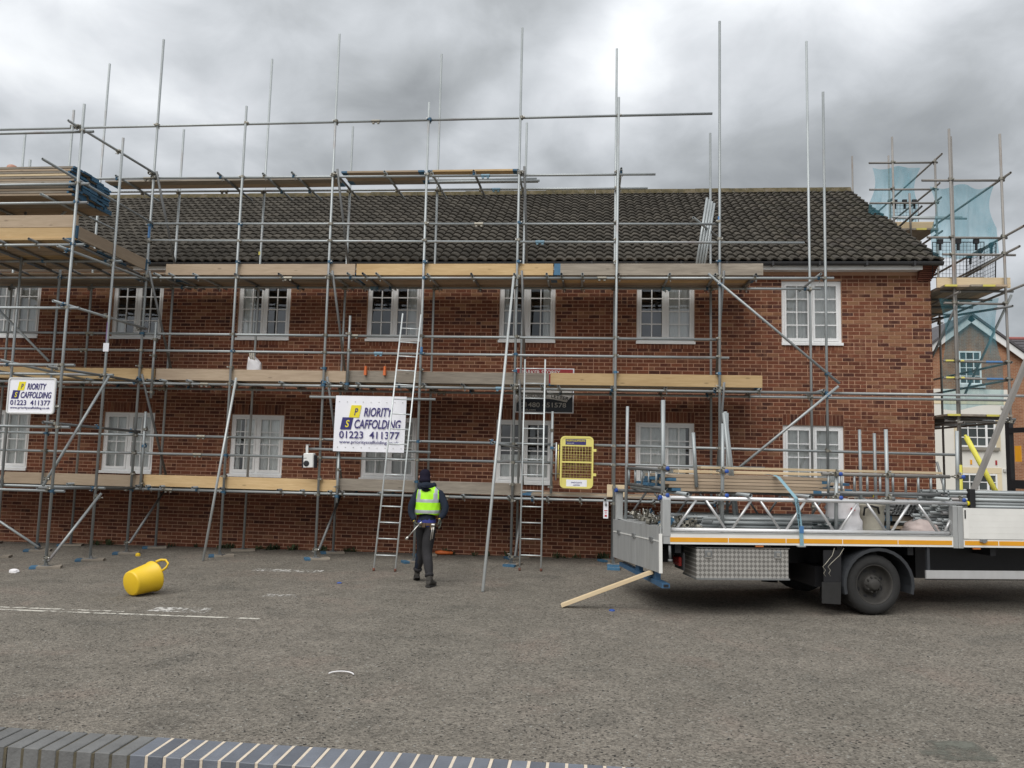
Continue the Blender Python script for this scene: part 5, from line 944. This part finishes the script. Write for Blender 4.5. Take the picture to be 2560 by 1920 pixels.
for u, b in ((.20, 1.0), (1.0, 0)):
    pass
for k, (u0, v0, u1, v1, z1) in enumerate(((1.20, .52, 1.02, .50, 2.64), (1.25, .56, 1.06, .55, 2.66), (.56, .30, .52, .32, 2.35))): tag(tt_('leaning_tube', None, (u0, v0, 1.08 if k < 2 else 1.63), (u1, v1, z1), 'galv'), ('grey tube standing in the truck load beside the second stake, left of a pair', 'grey tube standing in the truck load beside the second stake, right of a pair', 'short upright tube standing in the truck load near the tail')[k], 'tube')
# heap of couplers at the tail
for k in range(44):
    v = random.uniform(.25, 2.05); u = random.uniform(.12, .62); tag(put('loose_coupler', CPL[2] if random.random() < .2 else CPL[0], None, TK @ T_(u, v, 1.10+random.uniform(0, .09)) @ RZ(random.uniform(0, 360)) @ RX(random.uniform(0, 360))), 'scaffold coupler in the heap at the tail of the truck bed', 'coupler', 'heap of couplers on the truck')
# bags
def tsack(nm, label, u, v, w, d, h, mat, sd, tops=None, par=None):
    r = random.Random(sd); g = G(); rs = []; n = 24; ph = [r.uniform(0, 6.28) for _ in range(6)]
    for k in range(11):
        f = k/10; row = []
        for i in range(n):
            a = 2*math.pi*i/n; s = (1-.12*f) if tops else math.sqrt(max(.02, 1-f**2.6)); wr = r.uniform(.94, 1.06)+.5*r.uniform(-.06, .06)+.05*math.sin(5*a+ph[0]+4*f)+.04*math.sin(11*a+ph[1]-7*f)+.03*math.sin(14*f+ph[2]+2*a)
            row.append((u+w/2*s*wr*math.copysign(abs(math.cos(a))**.65, math.cos(a)), v+d/2*s*wr*math.copysign(abs(math.sin(a))**.65, math.sin(a)), 1.064+h*f*(1+.06*math.sin(2*a+ph[3]))))
        rs.append(row)
    g.rings(rs, 0, True); return g
bgA = thing('builders_bag', 'tall white woven bag standing in the truck bed', 'bag', TK @ T_(2.7, .45, 1.06)); tp('sack', tsack('', '', 2.70, .46, .42, .42, .42, 'cloth_white', 5, True), 'cloth_white', bgA); g = G(); g.path([(2.66, .36, 1.44), (2.72, .34, 1.53), (2.84, .34, 1.535), (2.86, .38, 1.43)], .02, 6, flat=(1, .3)); tp('strap', g, 'canvas', bgA); g = G(); g.box(2.69, 2.75, .235, .245, 1.36, 1.40); tp('red_print', g, 'text_red', bgA)
bgB = thing('canvas_tub', 'beige canvas tub with black handle standing in the truck bed', 'tub', TK @ T_(3.1, .45, 1.06)); g = G(); rs = []; r_ = random.Random(8)
for f, s in ((0, .82), (.15, .92), (.35, .86), (.55, .95), (.75, .9), (.95, 1.), (1., 1.04), (1.0, .98), (.8, .9)): rs.append([(3.10+.19*s*math.cos(a)*(1+.04*math.sin(4*a+9*f)), .45+.19*s*math.sin(a)*(1+.04*math.sin(3*a+7*f)), 1.064+.375*f) for a in [2*math.pi*i/24 for i in range(24)]])
g.rings(rs, 0, True); tp('shell', g, 'canvas', bgB); g = G(); g.path([(2.91, .30, 1.30), (2.90, .26, 1.40), (2.98, .24, 1.43), (3.08, .24, 1.41), (3.10, .25, 1.33)], .015, 8); tp('handle', g, 'black', bgB)
bgC = thing('crumpled_sack', 'pinkish crumpled sack lying in the truck bed by the mid post', 'sack', TK @ T_(3.75, .35, 1.06)); tp('sack', tsack('', '', 3.77, .36, .42, .40, .20, 'sack_pink', 9), 'sack_pink', bgC); tp('neck', tsack('', '', 3.86, .5, .14, .14, .29, 'sack_pink', 12), 'sack_pink', bgC)
cw = thing('webbing_heap', 'heap of grey webbing straps lying in the truck bed beside the white bag', 'strap', TK @ T_(2.25, .35, 1.06)); 
for k in range(5): g = G(); a0 = k*1.1; g.path([(2.12+.09*k+.10*math.cos(a0+t*.9), .30+.06*math.sin(a0+t), 1.075+.075*math.sin(t*.8)+.02*k) for t in [i*.5 for i in range(8)]], .045, 8, flat=(1, .12)); tp('webbing', g, 'webbing', cw)
lp = thing('prop_post', 'grey square post leaning up to the right out of the truck load', 'post', TK @ T_(4.523, .3, 1.69)); g = G(); A = axM((4.44, .30, 1.46), (5.62, .30, 3.90)); g.box(-.03, .03, -.03, .03, 0, 2.71, 0, A); tp('shaft', g, 'galv_old', lp); g = G(); g.bbox(4.275, 4.352, .02, .10, 1.44, 1.69, .006); put('rear_stop_post', g.mesh('rear_stop_post', 'black'), trk, TK)

# ------------------------------------------------------------------ people
def skin_mesh(name, V, Ed, root, mats, pick, sub=2):
    names = list(V); me = bpy.data.meshes.new(name); me.from_pydata([V[k][0] for k in names], [(names.index(a), names.index(b)) for a, b in Ed], []); o = bpy.data.objects.new(name, me); col.objects.link(o)
    md = o.modifiers.new('s', 'SKIN'); md.use_smooth_shade = True; md.branch_smoothing = .4
    for k, sv_ in zip(names, me.skin_vertices[0].data): r = V[k][1]; sv_.radius = r if isinstance(r, tuple) else (r, r); sv_.use_root = (k == root)
    ss = o.modifiers.new('u', 'SUBSURF'); ss.levels = sub; ss.render_levels = sub
    bpy.context.view_layer.update(); ev = o.evaluated_get(bpy.context.evaluated_depsgraph_get()); out = bpy.data.meshes.new_from_object(ev); bpy.data.objects.remove(o); out.materials.clear()
    for m in mats: out.materials.append(MT[m])
    for p in out.polygons: p.use_smooth = True; p.material_index = pick(p.center)
    return out
def hand(parent, M, side, mat='glove', cuff='glove_cuff'):               # fingers along -Z, palm faces +-X, curled
    V = {'w': ((0, 0, .03), .026), 'p': ((0, 0, -.02), (.034, .02)), 'p2': ((0, 0, -.06), (.036, .018))}; E_ = [('w', 'p'), ('p', 'p2')]
    for i, (dy, L) in enumerate(((-.030, .075), (-.010, .085), (.010, .08), (.030, .064))):
        a, b, c = 'a%d' % i, 'b%d' % i, 'c%d' % i; V[a] = ((.0, dy, -.075), .0105); V[b] = ((.012*side, dy*1.05, -.075-L*.45), .0100); V[c] = ((.045*side, dy*1.0, -.075-L*.72), .0088); E_ += [('p2', a), (a, b), (b, c)]
    V['t1'] = ((.012*side, -.040, -.025), .0115); V['t2'] = ((.03*side, -.052, -.055), .0105); V['t3'] = ((.045*side, -.045, -.085), .009); E_ += [('p', 't1'), ('t1', 't2'), ('t2', 't3')]
    return put('glove' if mat == 'glove' else 'hand', skin_mesh('hand', V, E_, 'w', [mat, cuff], lambda c: 1 if c.z > .008 and cuff else 0, 1), parent, M)
def boot_mesh():
    g = G(); rs = []
    for y, w, h, z0 in ((-.075, .03, .05, .03), (-.07, .036, .11, .022), (-.02, .042, .13, .022), (.03, .044, .125, .022), (.08, .046, .085, .022), (.14, .048, .066, .022), (.19, .042, .055, .024), (.215, .022, .04, .03)): rs.append([(w*math.cos(a), y, z0+(h)*(.5+.5*math.sin(a))) for a in [2*math.pi*i/14 for i in range(14)]])
    g.rings(rs, 0, True); g.lathe([(.052, .10), (.050, .15), (.050, .185), (.042, .185)], 14, 0, T_(0, -.03, 0)); out = [(w*s, y) for s in (1, -1) for w, y in ((.038, -.08), (.045, 0), (.05, .1), (.048, .17), (.025, .222))[::s]]; n = len(out); g.add([(x, y, z) for z in (0, .026) for x, y in out], [tuple(range(n-1, -1, -1)), tuple(range(n, 2*n))]+[(i, (i+1) % n, (i+1) % n+n, i+n) for i in range(n)], 1); return g.mesh('boot', ['boot', 'sole'])
BOOT = boot_mesh()
def head_mesh(skin='skin'):
    g = G(); rs = []
    for z, rx, ry, cy in ((-.13, .052, .055, -.02), (-.10, .056, .066, .012), (-.07, .066, .084, .014), (-.035, .072, .093, .008), (0, .0765, .097, .002), (.04, .078, .099, -.002), (.075, .072, .092, -.004), (.10, .055, .07, -.006), (.115, .025, .032, -.006)): rs.append([(rx*math.cos(a), cy+ry*math.sin(a), z) for a in [2*math.pi*i/20 for i in range(20)]])
    g.rings(rs, 0, True); g.path([(0, .088, .02), (0, .115, -.02), (0, .098, -.035)], [.010, .016, .008], 8)
    for s in (-1, 1): g.path([(s*.074, -.005, .025), (s*.086, -.015, .01), (s*.080, -.008, -.03)], [.012, .018, .009], 8); g.lathe([(.011, 0), (.007, .006), (.001, .008)], 8, 1, T_(s*.03, .088, .01) @ RX(-90))
    g.path([(-.025, .093, -.062), (0, .100, -.060), (.025, .093, -.062)], .006, 6, 2); return g.mesh('head', [skin, 'text_black', 'leather'])
# man walking towards the scaffold, seen from behind
MP = T_(-2.50, -3.86, gz(-2.5)); man = thing('person', 'man from behind in dark hoodie, navy beanie and yellow hi-vis vest walking towards the ladder', 'person', MP)
V = {'pel': ((-.01, 0, .955), (.150, .108)), 'wst': ((0, .01, 1.08), (.150, .112)), 'che': ((.005, .02, 1.27), (.168, .118)), 'shd': ((0, .03, 1.42), (.15, .095)), 'nek': ((-.035, .05, 1.52), .062), 'nk2': ((-.06, .07, 1.565), .055),
     'sL': ((-.175, .03, 1.425), .073), 'eL': ((-.265, -.035, 1.185), .062), 'fL': ((-.245, -.05, 1.07), .056), 'wL': ((-.175, -.115, .985), .040), 'sR': ((.185, .03, 1.415), .073), 'eR': ((.295, -.04, 1.195), .063), 'fR': ((.27, -.06, 1.10), .057), 'wR': ((.215, -.115, 1.025), .041),
     'hL': ((-.095, .01, .90), .110), 'tL': ((-.095, .11, .71), .100), 'kL': ((-.115, .20, .50), .080), 'cL': ((-.155, .24, .33), .076), 'aL': ((-.195, .29, .16), .052), 'hR': ((.07, 0, .90), .112), 'tR': ((.035, -.035, .72), .106), 'kR': ((.02, -.06, .50), .086), 'cR': ((.075, -.17, .32), .080), 'aR': ((.115, -.25, .15), .054)}
Ed = [('pel', 'wst'), ('wst', 'che'), ('che', 'shd'), ('shd', 'nek'), ('nek', 'nk2'), ('shd', 'sL'), ('sL', 'eL'), ('eL', 'fL'), ('fL', 'wL'), ('shd', 'sR'), ('sR', 'eR'), ('eR', 'fR'), ('fR', 'wR'), ('pel', 'hL'), ('hL', 'tL'), ('tL', 'kL'), ('kL', 'cL'), ('cL', 'aL'), ('pel', 'hR'), ('hR', 'tR'), ('tR', 'kR'), ('kR', 'cR'), ('cR', 'aR')]
put('body', skin_mesh('body', V, Ed, 'pel', ['hoodie', 'trousers', 'tshirt', 'black_cloth'], lambda c: (0 if c.z > 1.0 or abs(c.x) > .17 else 2 if c.z > .91 else 1 if c.z > .22 else 3)), man, MP)
HM = MP @ T_(-.085, .105, 1.655) @ RZ(12) @ RX(-6); put('head', head_mesh(), man, HM)
g = G(); rs = []
for z, rx, ry in ((-.085, .083, .104), (-.080, .091, .111), (-.035, .092, .112), (-.032, .087, .108), (.03, .087, .107), (.075, .080, .100), (.105, .060, .076), (.122, .030, .038), (.126, .004, .005)): rs.append([(rx*math.cos(a), -.006+ry*math.sin(a), z) for a in [2*math.pi*i/24 for i in range(24)]])
g.rings(rs, 0, True); put('beanie', g.mesh('beanie', 'beanie'), man, HM)
g = G(); rs = []
for k in range(15):
    a = R(-205+230*k/14); w_ = .036+.024*max(0, math.sin(math.pi*k/14)); c = Vector((.115*math.cos(a)-.035, .05+.085*math.sin(a), 1.535-.035*math.sin(math.pi*k/14))); o_ = Vector((math.cos(a), math.sin(a), 0)); rs.append([tuple(c+o_*w_*math.cos(t)*.9+Vector((0, 0, 1))*w_*math.sin(t)*1.15) for t in [2*math.pi*i/10 for i in range(10)]])
g.rings(rs, 0, True); g.path([(-.035, -.03, 1.555), (-.02, -.085, 1.515), (-.015, -.105, 1.465), (-.012, -.10, 1.435)], [.06, .075, .06, .02], 12, flat=(1.4, .6)); put('hood', g.mesh('hood', 'hoodie'), man, MP)
g = G(); rs = []; nz, na = 26, 60
prof = [(1.085, .186, .138, .0), (1.13, .196, .146, .003), (1.20, .192, .142, .008), (1.30, .197, .142, .015), (1.40, .196, .130, .022), (1.455, .182, .112, .028), (1.495, .140, .092, .034), (1.515, .105, .08, .04)]
def pf(z):
    for (a, b) in zip(prof[:-1], prof[1:]):
        if a[0] <= z <= b[0]: f = (z-a[0])/(b[0]-a[0]); return [a[i]+(b[i]-a[i])*f for i in (1, 2, 3)]
zs = [1.085+(1.515-1.085)*k/nz for k in range(nz+1)]; fs = []; ms = []; vs = []
for k, z in enumerate(zs):
    rx, ry, cy = pf(min(z, 1.5149))
    for i in range(na):
        a = 2*math.pi*i/na; wr = 1+.012*math.sin(7*a+z*30)+.010*math.sin(13*a-z*22); vs.append((.002+rx*wr*math.cos(a), cy+ry*wr*math.sin(a), z+.012*math.sin(3*a)*(1 if k == 0 else 0)))
for k in range(nz):
    for i in range(na):
        a = 2*math.pi*(i+.5)/na; z = (zs[k]+zs[k+1])/2
        if abs(math.cos(a)) > .90 and z > 1.27: continue                # arm holes
        x = pf(z)[0]*math.cos(a); s = 1 if (1.262 < z < 1.315 or 1.10 < z < 1.15 or (z > 1.31 and .105 < abs(x) < .155)) else 0
        fs.append((k*na+i, k*na+(i+1) % na, (k+1)*na+(i+1) % na, (k+1)*na+i)); ms.append(s)
for f, m in zip(fs, ms): g.f.append(f); g.m.append(m); g.s.append(True)
g.v = vs; me = g.mesh('vest', ['hivis', 'reflective']); v_ = put('vest', me, man, MP); so_ = v_.modifiers.new('thick', 'SOLIDIFY'); so_.thickness = .006; so_.offset = 1
hand(man, MP @ T_(-.175, -.12, .975) @ RY(-38) @ RZ(-15), 1); hand(man, MP @ T_(.215, -.125, 1.015) @ RY(-14) @ RZ(15), -1)
for c_, a_ in (((-.188, .28, .185), (-.03, .04, -.14)), ((.108, -.237, .175), (.03, -.06, -.13))):
    g = G(); A = axM(c_, Vector(c_)+Vector(a_)); g.lathe([(.055, -.035), (.068, -.02), (.070, .0), (.058, .018), (.046, .02)], 16, 0, A); put('trouser_cuff', g.mesh('trouser_cuff', 'trousers'), man, MP)
put('boot', BOOT, man, MP @ T_(-.20, .33, .035) @ RZ(18) @ RX(-18)); put('boot', BOOT, man, MP @ T_(.115, -.225, .005) @ RZ(-10) @ RX(-5))
g = G(); rs = []
for z in (.915, .955): rs.append([(-.01+.175*math.cos(a), .0+.135*math.sin(a), z) for a in [2*math.pi*i/28 for i in range(28)]])
g.rings(rs, 0, True, None, False); g.box(.08, .15, -.165, -.12, .86, .955); g.box(-.05, .0, -.15, -.125, .89, .955); put('tool_belt', g.mesh('tool_belt', 'leather'), man, MP)
for dx, z0 in ((.10, .70), (.125, .72)): g = G(); g.tube((dx+.02, -.16, .95), (dx-.005, -.175, z0), .008, 8); g.lathe([(.018, -.02), (.018, .02)], 8, 0, T_(dx+.015, -.165, .93), True, True); put('belt_tool', g.mesh('belt_tool', 'chrome'), man, MP)
g = G(); a, b = Vector((-.075, -.17, .955)), Vector((-.275, -.20, .71)); g.tube(a, b, .0085, 8); A = axM(b, a); g.lathe([(.012, -.015), (.022, 0), (.020, .03), (.010, .045)], 8, 0, A, True, True); g.tube(a+Vector((-.02, 0, -.02)), a+Vector((.025, 0, .015)), .014, 8); sp_ = put('spanner', g.mesh('spanner', 'chrome'), None, MP); tag(sp_, 'steel scaffold spanner held in the left hand of the walking man', 'spanner')
# worker behind the board stack at the left edge
PQ = T_(-11.38, -2.22, 5.66) @ RZ(150); m2 = thing('person', 'bald worker in black standing behind the board stack at the far left edge', 'person', PQ)
V2 = {'pel': ((0, 0, .98), (.15, .11)), 'wst': ((0, .0, 1.12), (.15, .115)), 'che': ((0, .0, 1.32), (.17, .12)), 'shd': ((0, 0, 1.47), (.15, .095)), 'nek': ((0, .01, 1.57), .06), 'nk2': ((0, .02, 1.62), .055), 'sL': ((-.18, 0, 1.47), .07), 'eL': ((-.25, .02, 1.2), .055), 'wL': ((-.23, .14, 1.0), .038), 'sR': ((.18, 0, 1.47), .07), 'eR': ((.25, .02, 1.2), .055), 'wR': ((.23, .14, 1.0), .038), 'hL': ((-.08, 0, .92), .095), 'kL': ((-.11, .03, .52), .066), 'aL': ((-.12, 0, .12), .045), 'hR': ((.08, 0, .92), .095), 'kR': ((.11, .03, .52), .066), 'aR': ((.12, 0, .12), .045)}
E2 = [('pel', 'wst'), ('wst', 'che'), ('che', 'shd'), ('shd', 'nek'), ('nek', 'nk2'), ('shd', 'sL'), ('sL', 'eL'), ('eL', 'wL'), ('shd', 'sR'), ('sR', 'eR'), ('eR', 'wR'), ('pel', 'hL'), ('hL', 'kL'), ('kL', 'aL'), ('pel', 'hR'), ('hR', 'kR'), ('kR', 'aR')]
put('body', skin_mesh('body', V2, E2, 'pel', ['black_cloth', 'grey_cloth', 'skin'], lambda c: 2 if c.z > 1.56 else 0 if c.z > .86 or abs(c.x) > .19 else 1), m2, PQ); put('head', head_mesh(), m2, PQ @ T_(0, .03, 1.71))
for s in (-1, 1): hand(m2, PQ @ T_(s*.23, .15, .98) @ RX(25), -s, 'skin', ''.join(()) or 'skin'); put('boot', BOOT, m2, PQ @ T_(s*.12, .02, 0) @ RZ(-s*8))
